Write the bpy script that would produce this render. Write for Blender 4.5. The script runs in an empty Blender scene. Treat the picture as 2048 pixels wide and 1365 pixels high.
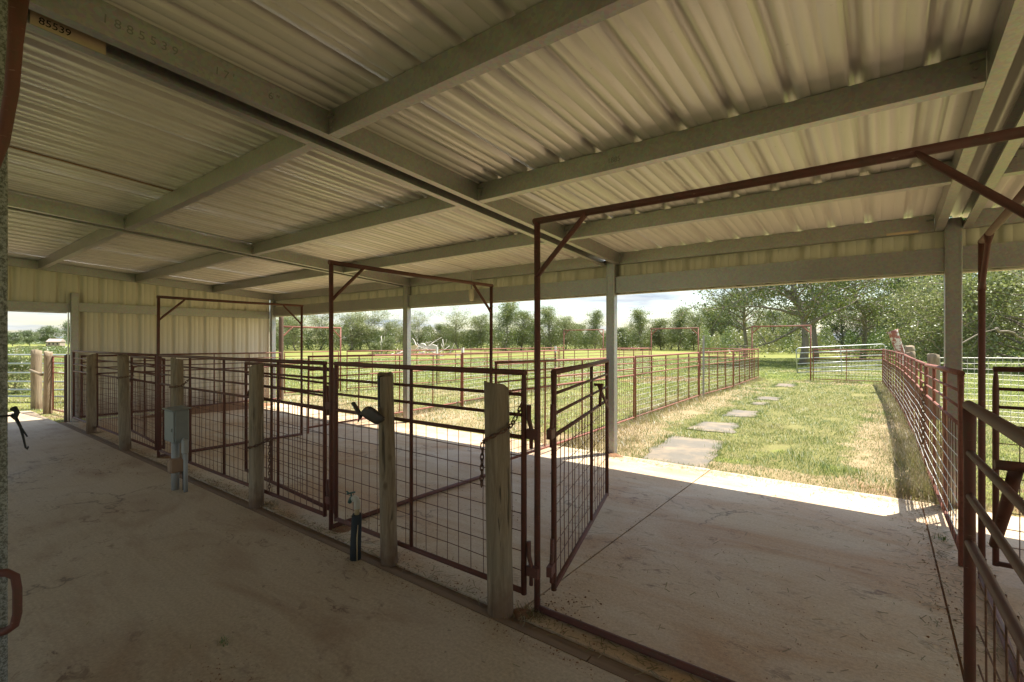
import bpy, math, random
import numpy as np
from mathutils import Vector, Matrix, noise

random.seed(7)
RNG = np.random.default_rng(7)
R = math.radians
scene = bpy.context.scene
C = scene.collection

# ------------------------------------------------------------------ camera
cam_d = bpy.data.cameras.new('camera')
cam_d.sensor_width = 36.0
cam_d.lens = 968.0 / 2048.0 * 36.0
cam_d.shift_y = 0.0012
cam_d.clip_start = 0.02
cam_d.clip_end = 6000
cam = bpy.data.objects.new('camera', cam_d)
cam.location = (0, 0, 1.5)
cam.rotation_euler = (R(90), 0, R(37.434))
C.objects.link(cam)
scene.camera = cam

# ------------------------------------------------------------------ world
SUNV = Vector((0.22, 0.385, 1.0)).normalized()
ELEV = math.asin(SUNV.z)
world = bpy.data.worlds.new('World')
scene.world = world
world.use_nodes = True
wt = world.node_tree
wn, wl = wt.nodes, wt.links
wn.clear()
w_out = wn.new('ShaderNodeOutputWorld')
w_bg = wn.new('ShaderNodeBackground')
w_bg.inputs['Strength'].default_value = 0.063
sky = wn.new('ShaderNodeTexSky')
sky.sky_type = 'NISHITA'
sky.sun_disc = False
sky.sun_elevation = ELEV
sky.sun_rotation = math.atan2(SUNV.x, SUNV.y)
sky.air_density = 1.2
sky.dust_density = 1.2
sky.ozone_density = 1.5
# broken cumulus: cloud sheet at a fixed height, seen along the view direction
tc = wn.new('ShaderNodeTexCoord')
sep = wn.new('ShaderNodeSeparateXYZ')
wl.new(tc.outputs['Generated'], sep.inputs[0])
zc = wn.new('ShaderNodeMath'); zc.operation = 'MAXIMUM'; zc.inputs[1].default_value = 0.0
wl.new(sep.outputs['Z'], zc.inputs[0])
za = wn.new('ShaderNodeMath'); za.operation = 'ADD'; za.inputs[1].default_value = 0.10
wl.new(zc.outputs[0], za.inputs[0])
comb = wn.new('ShaderNodeCombineXYZ')
for i, ax in enumerate('XY'):
    dv = wn.new('ShaderNodeMath'); dv.operation = 'DIVIDE'
    wl.new(sep.outputs[ax], dv.inputs[0]); wl.new(za.outputs[0], dv.inputs[1])
    wl.new(dv.outputs[0], comb.inputs[i])
cn = wn.new('ShaderNodeTexNoise'); cn.inputs['Scale'].default_value = 0.75
cn.inputs['Detail'].default_value = 8; cn.inputs['Roughness'].default_value = 0.58
wl.new(comb.outputs[0], cn.inputs['Vector'])
cr = wn.new('ShaderNodeValToRGB')
cr.color_ramp.elements[0].position = 0.46; cr.color_ramp.elements[0].color = (0, 0, 0, 1)
cr.color_ramp.elements[1].position = 0.62; cr.color_ramp.elements[1].color = (1, 1, 1, 1)
wl.new(cn.outputs['Fac'], cr.inputs[0])
cn2 = wn.new('ShaderNodeTexNoise'); cn2.inputs['Scale'].default_value = 1.9
cn2.inputs['Detail'].default_value = 6
wl.new(comb.outputs[0], cn2.inputs['Vector'])
cc = wn.new('ShaderNodeValToRGB')
cc.color_ramp.elements[0].position = 0.35; cc.color_ramp.elements[0].color = (2.5, 2.85, 3.3, 1)
cc.color_ramp.elements[1].position = 0.62; cc.color_ramp.elements[1].color = (3.9, 4.0, 4.05, 1)
wl.new(cn2.outputs['Fac'], cc.inputs[0])
mixw = wn.new('ShaderNodeMix'); mixw.data_type = 'RGBA'
wl.new(cr.outputs[0], mixw.inputs['Factor'])
wl.new(sky.outputs[0], mixw.inputs['A'])
wl.new(cc.outputs[0], mixw.inputs['B'])
wl.new(mixw.outputs['Result'], w_bg.inputs['Color'])
wl.new(w_bg.outputs[0], w_out.inputs[0])

# ------------------------------------------------------------------ sun
sun_d = bpy.data.lights.new('sun', 'SUN')
sun_d.energy = 2.9
sun_d.angle = R(0.5)
sun_d.color = (1.0, 0.95, 0.87)
sun = bpy.data.objects.new('sun', sun_d)
sun.rotation_euler = SUNV.to_track_quat('Z', 'Y').to_euler()
sun.location = (8, 14, 36)
C.objects.link(sun)

# ------------------------------------------------------------------ view / sampling
vs = scene.view_settings
vs.view_transform = 'Standard'
vs.look = 'None'
vs.exposure = 2.05
vs.gamma = 1.0
vs.use_curve_mapping = False
scene.cycles.use_denoising = True
scene.cycles.max_bounces = 12
scene.cycles.diffuse_bounces = 6
scene.cycles.sample_clamp_indirect = 8
scene.cycles.caustics_reflective = False
scene.cycles.caustics_refractive = False

# ================================================================== materials
MATS = {}
class NT:
    """small helper round a material's node tree"""
    def __init__(s, name, shift=False):
        s.shift = shift
        s.m = bpy.data.materials.new(name); s.m.use_nodes = True
        s.t = s.m.node_tree; s.n = s.t.nodes; s.l = s.t.links
        s.n.clear()
        s.out = s.n.new('ShaderNodeOutputMaterial')
        s.b = s.n.new('ShaderNodeBsdfPrincipled')
        s.l.new(s.b.outputs[0], s.out.inputs[0])
        s.tc = s.n.new('ShaderNodeTexCoord')
        MATS[name] = s.m
    def vec(s, scale=(1, 1, 1), kind='Object', loc=(0, 0, 0), rot=(0, 0, 0)):
        mp = s.n.new('ShaderNodeMapping')
        mp.inputs['Scale'].default_value = scale
        mp.inputs['Location'].default_value = loc
        mp.inputs['Rotation'].default_value = rot
        src = s.tc.outputs[kind]
        if s.shift:
            oi = s.n.new('ShaderNodeObjectInfo'); cb = s.n.new('ShaderNodeCombineXYZ')
            for k in range(3): s.l.new(s.math('MULTIPLY', oi.outputs['Random'], 7.0 + 4.3 * k), cb.inputs[k])
            ad = s.n.new('ShaderNodeVectorMath'); s.l.new(src, ad.inputs[0]); s.l.new(cb.outputs[0], ad.inputs[1]); src = ad.outputs[0]
        s.l.new(src, mp.inputs[0])
        return mp.outputs[0]
    def noise(s, v, scale, detail=4, rough=0.55, dist=0.0):
        t = s.n.new('ShaderNodeTexNoise')
        t.inputs['Scale'].default_value = scale; t.inputs['Detail'].default_value = detail
        t.inputs['Roughness'].default_value = rough; t.inputs['Distortion'].default_value = dist
        if v is not None: s.l.new(v, t.inputs['Vector'])
        return t.outputs['Fac']
    def voro(s, v, scale, out='Distance'):
        t = s.n.new('ShaderNodeTexVoronoi'); t.inputs['Scale'].default_value = scale
        if v is not None: s.l.new(v, t.inputs['Vector'])
        return t.outputs[out]
    def ramp(s, f, *stops):
        r = s.n.new('ShaderNodeValToRGB')
        e = r.color_ramp.elements
        while len(e) < len(stops): e.new(0.5)
        for el, (p, c) in zip(e, stops):
            el.position = p
            el.color = (c, c, c, 1) if not hasattr(c, '__len__') else (*c, 1)
        s.l.new(f, r.inputs[0])
        return r.outputs[0]
    def mix(s, f, a, b, mode='MIX'):
        m = s.n.new('ShaderNodeMix'); m.data_type = 'RGBA'; m.blend_type = mode
        for val, key in ((f, 'Factor'), (a, 'A'), (b, 'B')):
            sock = m.inputs[key] if key == 'Factor' else [i for i in m.inputs if i.name == key and i.type == 'RGBA'][0]
            if hasattr(val, 'links') or hasattr(val, 'is_linked'):
                s.l.new(val, sock)
            elif key == 'Factor': sock.default_value = val
            else: sock.default_value = (*val, 1)
        return [o for o in m.outputs if o.type == 'RGBA'][0]
    def math(s, op, a, b=None):
        m = s.n.new('ShaderNodeMath'); m.operation = op
        for i, v in enumerate((a, b)):
            if v is None: continue
            if hasattr(v, 'is_linked'): s.l.new(v, m.inputs[i])
            else: m.inputs[i].default_value = v
        return m.outputs[0]
    def col(s, c):
        if hasattr(c, 'is_linked'): s.l.new(c, s.b.inputs['Base Color'])
        else: s.b.inputs['Base Color'].default_value = (*c, 1)
    def set(s, **k):
        for key, v in k.items():
            sock = s.b.inputs[key.replace('_', ' ')]
            if hasattr(v, 'is_linked'): s.l.new(v, sock)
            else: sock.default_value = v
    def bump(s, f, strength=0.3, dist=0.01):
        b = s.n.new('ShaderNodeBump'); b.inputs['Strength'].default_value = strength
        b.inputs['Distance'].default_value = dist
        s.l.new(f, b.inputs['Height']); s.l.new(b.outputs[0], s.b.inputs['Normal'])
    def obj_random(s):
        return s.n.new('ShaderNodeObjectInfo').outputs['Random']
    def attr(s, name):
        a = s.n.new('ShaderNodeAttribute'); a.attribute_name = name
        return a.outputs['Color']

def concrete(name, base1, base2, dirt_lo, dirt_hi, dirt_amt):
    t = NT(name); v = t.vec()
    big = t.noise(v, 0.45, 5, 0.6, 0.4)
    c = t.mix(t.ramp(big, (0.35, 0.0), (0.68, 1.0)), base1, base2)
    stre = t.noise(t.vec((0.75, 1.7, 1), rot=(0, 0, 0.35)), 1.0, 5, 0.6, 0.9)
    mask = t.ramp(stre, (0.5 - dirt_amt, 0.0), (0.72 - dirt_amt * 0.6, 1.0))
    dirt = t.mix(t.noise(v, 2.3, 5), dirt_lo, dirt_hi)
    c = t.mix(t.math('MULTIPLY', mask, 0.82), c, dirt)
    crumbs = t.ramp(t.noise(t.vec((1, 1.6, 1)), 5.5, 8, 0.72, 1.2), (0.555, 0.0), (0.64, 1.0))
    zone = t.ramp(t.noise(v, 0.8, 4, 0.6, 0.3), (0.47, 0.0), (0.6, 1.0))
    c = t.mix(t.math('MULTIPLY', t.math('MULTIPLY', crumbs, zone), 0.75), c, (0.13, 0.065, 0.035))
    fine = t.noise(v, 55, 6, 0.75)
    c = t.mix(0.55, c, t.ramp(fine, (0.25, 0.24), (0.75, 0.76)), 'OVERLAY')
    spots = t.ramp(t.noise(v, 13, 3, 0.6), (0.69, 0.0), (0.735, 1.0))
    c = t.mix(t.math('MULTIPLY', spots, 0.5), c, (0.07, 0.04, 0.025))
    brush = t.noise(t.vec((0.7, 42, 1), rot=(0, 0, 0.12)), 1.0, 4, 0.6)
    c = t.mix(0.11, c, t.ramp(brush, (0.3, 0.3), (0.7, 0.7)), 'OVERLAY')
    ck = t.n.new('ShaderNodeTexVoronoi'); ck.feature = 'DISTANCE_TO_EDGE'; ck.inputs['Scale'].default_value = 0.33
    wv = t.n.new('ShaderNodeVectorMath'); wv.operation = 'ADD'; t.l.new(v, wv.inputs[0])
    nz = t.n.new('ShaderNodeTexNoise'); nz.inputs['Scale'].default_value = 2.2; nz.inputs['Detail'].default_value = 5; t.l.new(v, nz.inputs['Vector'])
    t.l.new(nz.outputs['Color'], wv.inputs[1]); t.l.new(wv.outputs[0], ck.inputs['Vector'])
    crack = t.math('MULTIPLY', t.ramp(ck.outputs['Distance'], (0.0, 1.0), (0.0045, 0.0)), t.ramp(t.noise(v, 0.6, 2), (0.5, 0.0), (0.56, 1.0)))
    c = t.mix(t.math('MULTIPLY', crack, 0.7), c, (0.08, 0.055, 0.035))
    t.col(c); t.set(Roughness=t.ramp(big, (0.3, 0.55), (0.7, 0.75)), Specular_IOR_Level=0.5)
    t.bump(t.math('ADD', fine, t.math('MULTIPLY', crumbs, 0.6)), 0.35, 0.006)
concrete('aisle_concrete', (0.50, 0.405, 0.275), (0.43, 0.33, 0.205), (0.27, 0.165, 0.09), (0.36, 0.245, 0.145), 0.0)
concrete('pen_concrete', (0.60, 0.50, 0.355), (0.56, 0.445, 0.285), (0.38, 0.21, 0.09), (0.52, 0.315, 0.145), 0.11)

t = NT('galvanized'); v = t.vec()
sp = t.voro(v, 60, 'Color')
g = t.mix(t.noise(v, 3.0, 5, 0.6), (0.325, 0.31, 0.29), (0.46, 0.44, 0.41))
g = t.mix(0.12, g, sp, 'OVERLAY')
dk = t.ramp(t.noise(v, 70, 5, 0.7), (0.62, 0.0), (0.70, 1.0))
dz = t.ramp(t.noise(v, 2.5, 4, 0.6), (0.40, 0.0), (0.6, 1.0))
g = t.mix(t.math('MULTIPLY', t.math('MULTIPLY', dk, dz), 0.7), g, (0.10, 0.085, 0.06))
t.col(g); t.set(Metallic=0.8, Roughness=0.42, Specular_IOR_Level=0.5)
t.bump(t.noise(v, 8, 4), 0.06, 0.01)

t = NT('galvanized_mossy'); v = t.vec()
g = t.mix(t.noise(v, 5, 5, 0.7), (0.30, 0.31, 0.29), (0.45, 0.46, 0.42))
m1 = t.ramp(t.noise(v, 95, 6, 0.75), (0.45, 0.0), (0.56, 1.0))
g = t.mix(t.math('MULTIPLY', m1, 0.85), g, (0.085, 0.085, 0.06))
t.col(g); t.set(Metallic=0.2, Roughness=0.6)
t.bump(m1, 0.3, 0.003)

t = NT('roof_sheet'); v = t.vec()
g = t.mix(t.noise(t.vec((2.0, 0.4, 1)), 1.5, 5, 0.6), (0.72, 0.68, 0.62), (0.79, 0.75, 0.69))
g = t.mix(t.math('MULTIPLY', t.ramp(t.noise(v, 26, 6, 0.7), (0.64, 0.0), (0.72, 1.0)), 0.35), g, (0.22, 0.17, 0.11))
g = t.mix(t.math('MULTIPLY', t.ramp(t.noise(t.vec((3, 0.25, 1)), 1.0, 5, 0.7), (0.5, 0.0), (0.75, 1.0)), 0.28), g, (0.36, 0.29, 0.20))
t.col(g); t.set(Roughness=0.26, Specular_IOR_Level=0.7, Metallic=0.1)

t = NT('tan_sheet'); v = t.vec()
g = t.mix(t.noise(t.vec((1, 1, 0.3)), 2.0, 5, 0.6), (0.72, 0.66, 0.52), (0.79, 0.73, 0.59))
drt = t.n.new('ShaderNodeSeparateXYZ'); t.l.new(t.tc.outputs['Object'], drt.inputs[0])
hz = t.ramp(t.math('ADD', drt.outputs['Z'], t.math('MULTIPLY', t.noise(v, 3.0, 5), 0.5)), (0.25, 1.0), (0.75, 0.0))
g = t.mix(t.math('MULTIPLY', hz, 0.75), g, (0.34, 0.20, 0.11))
t.col(g); t.set(Roughness=0.42, Specular_IOR_Level=0.45)

def rust(name, c1, c2, c3, amt):
    t = NT(name, True); v = t.vec()
    g = t.mix(t.noise(v, 7, 6, 0.7), c1, c2)
    m = t.ramp(t.noise(v, 16, 7, 0.75), (0.52 - amt, 0.0), (0.64 - amt, 1.0))
    g = t.mix(t.math('MULTIPLY', m, 0.85), g, c3)
    sc = t.ramp(t.noise(t.vec((1, 1, 6)), 22, 5, 0.7), (0.63, 0.0), (0.70, 1.0))
    g = t.mix(t.math('MULTIPLY', sc, 0.6), g, (0.40, 0.27, 0.20))
    t.col(g); t.set(Roughness=0.62, Specular_IOR_Level=0.35)
    t.bump(t.noise(v, 60, 5, 0.7), 0.25, 0.003)
rust('red_pipe', (0.125, 0.044, 0.033), (0.165, 0.064, 0.046), (0.115, 0.06, 0.038), 0.04)
rust('red_pipe_faded', (0.25, 0.088, 0.062), (0.31, 0.125, 0.09), (0.18, 0.072, 0.042), 0.03)
rust('rusty_wire', (0.17, 0.085, 0.055), (0.22, 0.11, 0.07), (0.12, 0.05, 0.03), 0.05)
rust('rusty_chain', (0.14, 0.075, 0.05), (0.19, 0.10, 0.06), (0.10, 0.045, 0.025), 0.05)
rust('dark_steel', (0.055, 0.045, 0.038), (0.085, 0.065, 0.05), (0.13, 0.06, 0.035), -0.03)
t = NT('pale_wire'); t.col((0.62, 0.60, 0.55)); t.set(Metallic=0.3, Roughness=0.45)
t = NT('silver_pipe'); v = t.vec()
t.col(t.mix(t.noise(v, 9, 5), (0.38, 0.40, 0.39), (0.50, 0.51, 0.49))); t.set(Metallic=0.35, Roughness=0.4)

t = NT('weathered_wood', True); v = t.vec((1, 1, 0.09))
gr = t.noise(v, 34, 6, 0.7, 0.6)
g = t.mix(t.ramp(gr, (0.3, 0.0), (0.7, 1.0)), (0.17, 0.125, 0.078), (0.37, 0.29, 0.195))
ck = t.ramp(t.noise(t.vec((1, 1, 0.045)), 17, 4, 0.6, 0.5), (0.63, 0.0), (0.655, 1.0))
g = t.mix(t.math('MULTIPLY', ck, 0.8), g, (0.06, 0.045, 0.03))
kn = t.ramp(t.voro(t.vec((1, 1, 0.55)), 5.5), (0.05, 1.0), (0.11, 0.0))
g = t.mix(t.math('MULTIPLY', kn, 0.7), g, (0.11, 0.07, 0.04))
sz = t.n.new('ShaderNodeSeparateXYZ'); t.l.new(t.tc.outputs['Object'], sz.inputs[0])
mz = t.ramp(t.math('ADD', sz.outputs['Z'], t.math('MULTIPLY', t.noise(t.vec(), 14, 4), 0.25)), (0.16, 1.0), (0.34, 0.0))
g = t.mix(t.math('MULTIPLY', mz, 0.7), g, (0.14, 0.075, 0.042))
gm = t.ramp(t.noise(t.vec(), 4.0, 5, 0.6), (0.5, 0.0), (0.7, 1.0))
g = t.mix(t.math('MULTIPLY', gm, 0.4), g, (0.24, 0.21, 0.14))
t.col(g); t.set(Roughness=0.86, Specular_IOR_Level=0.25)
t.bump(t.math('SUBTRACT', gr, t.math('MULTIPLY', ck, 1.6)), 0.8, 0.008)

t = NT('joint_wood'); v = t.vec((0.12, 1.5, 1))
g = t.mix(t.noise(v, 20, 6, 0.7), (0.13, 0.08, 0.045), (0.30, 0.20, 0.115))
t.col(g); t.set(Roughness=0.9); t.bump(t.noise(v, 30, 5), 0.6, 0.006)

def plain(name, c, rough=0.6, spec=0.4, metal=0.0, var=0.15, scale=18):
    t = NT(name); v = t.vec()
    lo = tuple(x * (1 - var) for x in c); hi = tuple(min(1, x * (1 + var)) for x in c)
    t.col(t.mix(t.noise(v, scale, 6, 0.65), lo, hi))
    t.set(Roughness=rough, Specular_IOR_Level=spec, Metallic=metal)
    t.bump(t.noise(v, scale * 3, 4), 0.12, 0.003)
plain('box_grey', (0.21, 0.215, 0.195), 0.55, var=0.22, scale=9)
plain('box_brown', (0.27, 0.17, 0.10), 0.75, var=0.25, scale=9)
plain('conduit_grey', (0.33, 0.32, 0.285), 0.6)
plain('pvc_white', (0.50, 0.46, 0.37), 0.5, var=0.2)
plain('pvc_yellow', (0.44, 0.34, 0.19), 0.55)
plain('foam_black', (0.045, 0.05, 0.052), 0.9, 0.2, var=0.3)
plain('faucet_green', (0.06, 0.12, 0.10), 0.5, var=0.4)
plain('black_rubber', (0.03, 0.03, 0.03), 0.7, var=0.4)
plain('paper_tag', (0.58, 0.45, 0.30), 0.8, 0.2, var=0.1)
plain('ink', (0.015, 0.014, 0.013), 0.7, 0.2)
plain('stamp_ink', (0.225, 0.22, 0.195), 0.7, 0.2)
t = NT('rubber_mat'); v = t.vec()
g = t.mix(t.noise(v, 5, 6, 0.7), (0.15, 0.135, 0.11), (0.21, 0.19, 0.155))
g = t.mix(t.math('MULTIPLY', t.ramp(t.noise(v, 2.2, 6, 0.65), (0.45, 0.0), (0.68, 1.0)), 0.8), g, (0.33, 0.25, 0.165))
t.col(g); t.set(Roughness=1.0, Specular_IOR_Level=0.05); t.bump(t.noise(v, 40, 5), 0.3, 0.004)
plain('dry_soil', (0.24, 0.13, 0.07), 0.95, 0.15, var=0.35, scale=9)
plain('lamp_cream', (0.55, 0.49, 0.36), 0.5)
plain('white_board', (0.72, 0.70, 0.64), 0.5, var=0.08, scale=5)
plain('bleached_wood', (0.52, 0.47, 0.41), 0.9, 0.2, var=0.3, scale=4)
plain('cut_wood', (0.62, 0.47, 0.30), 0.9, 0.2, var=0.2, scale=3)
plain('dark_wood_post', (0.13, 0.085, 0.06), 0.9, 0.2, var=0.3, scale=12)
plain('house_wall', (0.36, 0.29, 0.23), 0.8)
plain('house_roof', (0.38, 0.31, 0.27), 0.8)
plain('window_dark', (0.05, 0.055, 0.06), 0.2)
t = NT('flaky_paint'); v = t.vec()
t.col(t.mix(t.ramp(t.noise(v, 7, 6, 0.7), (0.46, 0.0), (0.54, 1.0)), (0.62, 0.56, 0.52), (0.30, 0.11, 0.085)))
t.set(Roughness=0.8)
t = NT('bark'); v = t.vec((1, 1, 0.25))
g = t.mix(t.noise(v, 9, 6, 0.7), (0.17, 0.135, 0.10), (0.36, 0.31, 0.25))
t.col(g); t.set(Roughness=0.95, Specular_IOR_Level=0.15); t.bump(t.noise(v, 18, 5), 0.7, 0.03)

def leaf_mat(name, stops):
    t = NT(name)
    f = t.n.new('ShaderNodeAttribute'); f.attribute_name = 'rnd'
    c = t.ramp(f.outputs['Fac'], *stops)
    d = t.n.new('ShaderNodeBsdfDiffuse'); tr = t.n.new('ShaderNodeBsdfTranslucent')
    gl = t.n.new('ShaderNodeBsdfGlossy'); gl.inputs['Roughness'].default_value = 0.42
    t.l.new(c, d.inputs[0])
    c2 = t.mix(0.4, c, (0.22, 0.28, 0.03), 'MIX'); t.l.new(c2, tr.inputs[0])
    m = t.n.new('ShaderNodeMixShader'); m.inputs[0].default_value = 0.33
    t.l.new(d.outputs[0], m.inputs[1]); t.l.new(tr.outputs[0], m.inputs[2])
    m2 = t.n.new('ShaderNodeMixShader'); m2.inputs[0].default_value = 0.07
    t.l.new(m.outputs[0], m2.inputs[1]); t.l.new(gl.outputs[0], m2.inputs[2])
    t.l.new(m2.outputs[0], t.out.inputs[0])
leaf_mat('leaf_oak', ((0.0, (0.050, 0.081, 0.020)), (0.45, (0.117, 0.158, 0.045)), (0.8, (0.225, 0.239, 0.086)), (1.0, (0.342, 0.279, 0.117))))
leaf_mat('leaf_dark', ((0.0, (0.027, 0.068, 0.016)), (0.6, (0.068, 0.135, 0.029)), (1.0, (0.153, 0.216, 0.054))))
leaf_mat('leaf_pale', ((0.0, (0.132, 0.163, 0.057)), (0.5, (0.246, 0.273, 0.110)), (1.0, (0.422, 0.414, 0.220))))
leaf_mat('leaf_mid', ((0.0, (0.088, 0.132, 0.035)), (0.5, (0.176, 0.220, 0.070)), (1.0, (0.334, 0.343, 0.150))))
leaf_mat('leaf_brush', ((0.0, (0.066, 0.106, 0.026)), (0.5, (0.132, 0.167, 0.053)), (0.8, (0.229, 0.220, 0.088)), (1.0, (0.317, 0.264, 0.141))))
leaf_mat('leaf_far', ((0.0, (0.085, 0.125, 0.055)), (0.6, (0.14, 0.18, 0.08)), (1.0, (0.20, 0.23, 0.11))))
leaf_mat('grass_blade', ((0.0, (0.055, 0.115, 0.010)), (0.35, (0.105, 0.165, 0.018)), (0.6, (0.189, 0.176, 0.052)), (0.8, (0.258, 0.189, 0.090)), (1.0, (0.327, 0.245, 0.142))))

# ground: pasture grass, worn red soil in the runs, straw-coloured dead patches
t = NT('pasture'); v = t.vec()
g1 = t.mix(t.noise(v, 0.35, 7, 0.65), (0.13, 0.165, 0.03), (0.215, 0.22, 0.055))
g1 = t.mix(t.ramp(t.noise(v, 0.09, 6, 0.6), (0.42, 0.0), (0.68, 1.0)), g1, (0.25, 0.245, 0.08))
fine = t.noise(v, 9, 8, 0.75)
g1 = t.mix(0.65, g1, t.ramp(fine, (0.3, 0.2), (0.7, 0.8)), 'OVERLAY')
def blob(cx, cy, rx, ry):
    mp = t.n.new('ShaderNodeMapping'); mp.vector_type = 'POINT'
    mp.inputs['Location'].default_value = (-cx / rx, -cy / ry, 0)
    mp.inputs['Scale'].default_value = (1 / rx, 1 / ry, 0)
    t.l.new(t.tc.outputs['Object'], mp.inputs[0])
    ln = t.n.new('ShaderNodeVectorMath'); ln.operation = 'LENGTH'; t.l.new(mp.outputs[0], ln.inputs[0])
    f = t.math('ADD', ln.outputs['Value'], t.math('MULTIPLY', t.math('SUBTRACT', t.noise(v, 1.3, 6, 0.7), 0.5), 2.4))
    return t.ramp(f, (0.75, 1.0), (1.1, 0.0))
soil = t.mix(t.noise(v, 3.5, 7, 0.7), (0.22, 0.115, 0.065), (0.36, 0.215, 0.13))
straw = t.mix(t.noise(v, 6, 7, 0.75), (0.27, 0.185, 0.10), (0.42, 0.32, 0.19))
thatch = t.mix(t.noise(v, 7, 7, 0.75), (0.13, 0.105, 0.05), (0.26, 0.20, 0.105))
for (cx, cy, rx, ry, amt, cc_) in ((-1.7, 13.5, 4.2, 10.0, 0.5, thatch), (-9.0, 10.0, 6.0, 6.0, 0.35, thatch), (-7.0, 20.5, 1.9, 1.5, 0.85, soil), (-11.2, 20.0, 1.8, 1.6, 0.7, soil), (-7.6, 18.2, 1.2, 1.0, 0.6, soil),
        (-3.2, 7.0, 0.95, 1.6, 0.8, straw), (0.15, 9.5, 0.55, 6.5, 0.85, straw), (-3.5, 13.0, 0.5, 8.0, 0.75, straw),
        (-9.5, 7.0, 7.0, 0.85, 0.8, straw), (-1.2, 21.8, 2.2, 0.7, 0.75, straw), (-7.6, 8.6, 1.0, 2.4, 0.6, straw),
        (-1.0, 6.35, 2.4, 0.35, 0.8, straw), (-14.0, 3.2, 1.6, 1.3, 0.8, straw), (3.5, 6.2, 3.2, 1.3, 0.7, soil),
        (-10.5, 11.0, 1.4, 1.2, 0.55, straw), (-2.0, 30.0, 3.0, 2.0, 0.5, straw)):
    g1 = t.mix(t.math('MULTIPLY', blob(cx, cy, rx, ry), amt), g1, cc_)
t.col(g1); t.set(Roughness=0.95, Specular_IOR_Level=0.15)
t.bump(fine, 0.6, 0.05)

# ================================================================== mesh helpers
class MB:
    def __init__(s): s.v = []; s.f = []; s.sm = []
    def add(s, vs_, fs, smooth):
        o = len(s.v); s.v += [tuple(x) for x in vs_]
        for f in fs: s.f.append(tuple(i + o for i in f)); s.sm.append(smooth)
    def path(s, pts, rad, n=8, cap=True, flat=None):
        pts = [Vector(p) for p in pts]
        if not hasattr(rad, '__len__'): rad = [rad] * len(pts)
        k = len(pts); vs_ = []; fs = []
        t0 = (pts[1] - pts[0]).normalized()
        up = Vector((0, 0, 1)) if abs(t0.z) < 0.9 else Vector((1, 0, 0))
        a = t0.cross(up).normalized(); b = a.cross(t0).normalized()
        for i in range(k):
            if i == 0: tg = pts[1] - pts[0]
            elif i == k - 1: tg = pts[-1] - pts[-2]
            else: tg = pts[i + 1] - pts[i - 1]
            tg = tg.normalized()
            a = (a - tg * a.dot(tg)).normalized(); b = tg.cross(a).normalized()
            fl = flat[i] if flat else 1.0
            for j in range(n):
                q = 2 * math.pi * j / n
                vs_.append(pts[i] + a * (math.cos(q) * rad[i] * fl) + b * (math.sin(q) * rad[i] / max(fl, 0.6)))
        for i in range(k - 1):
            for j in range(n):
                j2 = (j + 1) % n
                fs.append((i * n + j, i * n + j2, (i + 1) * n + j2, (i + 1) * n + j))
        s.add(vs_, fs, True)
        if cap:
            o = len(s.v) - len(vs_)
            s.f.append(tuple(o + j for j in range(n - 1, -1, -1))); s.sm.append(False)
            s.f.append(tuple(o + (k - 1) * n + j for j in range(n))); s.sm.append(False)
        return s
    def tube(s, p0, p1, r0, r1=None, n=8, cap=True):
        return s.path([p0, p1], [r0, r0 if r1 is None else r1], n, cap)
    def box(s, c, size, M=None):
        x, y, z = (q / 2 for q in size)
        vs_ = [Vector((sx * x, sy * y, sz * z)) for sx in (-1, 1) for sy in (-1, 1) for sz in (-1, 1)]
        if M is not None: vs_ = [M @ q for q in vs_]
        vs_ = [q + Vector(c) for q in vs_]
        s.add(vs_, [(0, 1, 3, 2), (4, 6, 7, 5), (0, 4, 5, 1), (2, 3, 7, 6), (0, 2, 6, 4), (1, 5, 7, 3)], False)
        return s
    def bevel_box(s, c, size, b=0.01, M=None):
        """box with chamfered vertical and horizontal edges"""
        x, y, z = (q / 2 for q in size); vs_ = []
        lv = [(-z, -b), (-z + b, 0), (z - b, 0), (z, -b)]
        ring = [(1, 1, 1, 0), (1, 1, 0, 1), (-1, 1, 0, 1), (-1, 1, 1, 0), (-1, -1, 1, 0), (-1, -1, 0, 1), (1, -1, 0, 1), (1, -1, 1, 0)]
        for zz, ins in lv:
            for sx, sy, bx_, by_ in ring:
                vs_.append(Vector((sx * (x + ins - b * (1 - bx_)), sy * (y + ins - b * (1 - by_)), zz)))
        fs = [tuple(range(7, -1, -1)), tuple(range(24, 32))]
        for i in range(3):
            for j in range(8):
                fs.append((i * 8 + j, i * 8 + (j + 1) % 8, (i + 1) * 8 + (j + 1) % 8, (i + 1) * 8 + j))
        if M is not None: vs_ = [M @ q for q in vs_]
        s.add([q + Vector(c) for q in vs_], fs, False)
        return s
    def prism(s, prof, fn, a, b, seg=1):
        """closed profile [(u,v)] swept from a to b; fn(u,v,s) -> point"""
        n = len(prof); vs_ = []
        for i in range(seg + 1):
            q = a + (b - a) * i / seg
            vs_ += [fn(u, w, q) for u, w in prof]
        fs = [(i * n + j, i * n + (j + 1) % n, (i + 1) * n + (j + 1) % n, (i + 1) * n + j) for i in range(seg) for j in range(n)]
        fs += [tuple(range(n - 1, -1, -1)), tuple(seg * n + j for j in range(n))]
        s.add(vs_, fs, False)
        return s
    def mesh(s, name):
        me = bpy.data.meshes.new(name)
        me.from_pydata(s.v, [], s.f)
        me.polygons.foreach_set('use_smooth', s.sm)
        me.update()
        return me
    def obj(s, name, mat, parent=None, loc=None):
        return link(name, s.mesh(name), mat, parent, loc)

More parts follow.
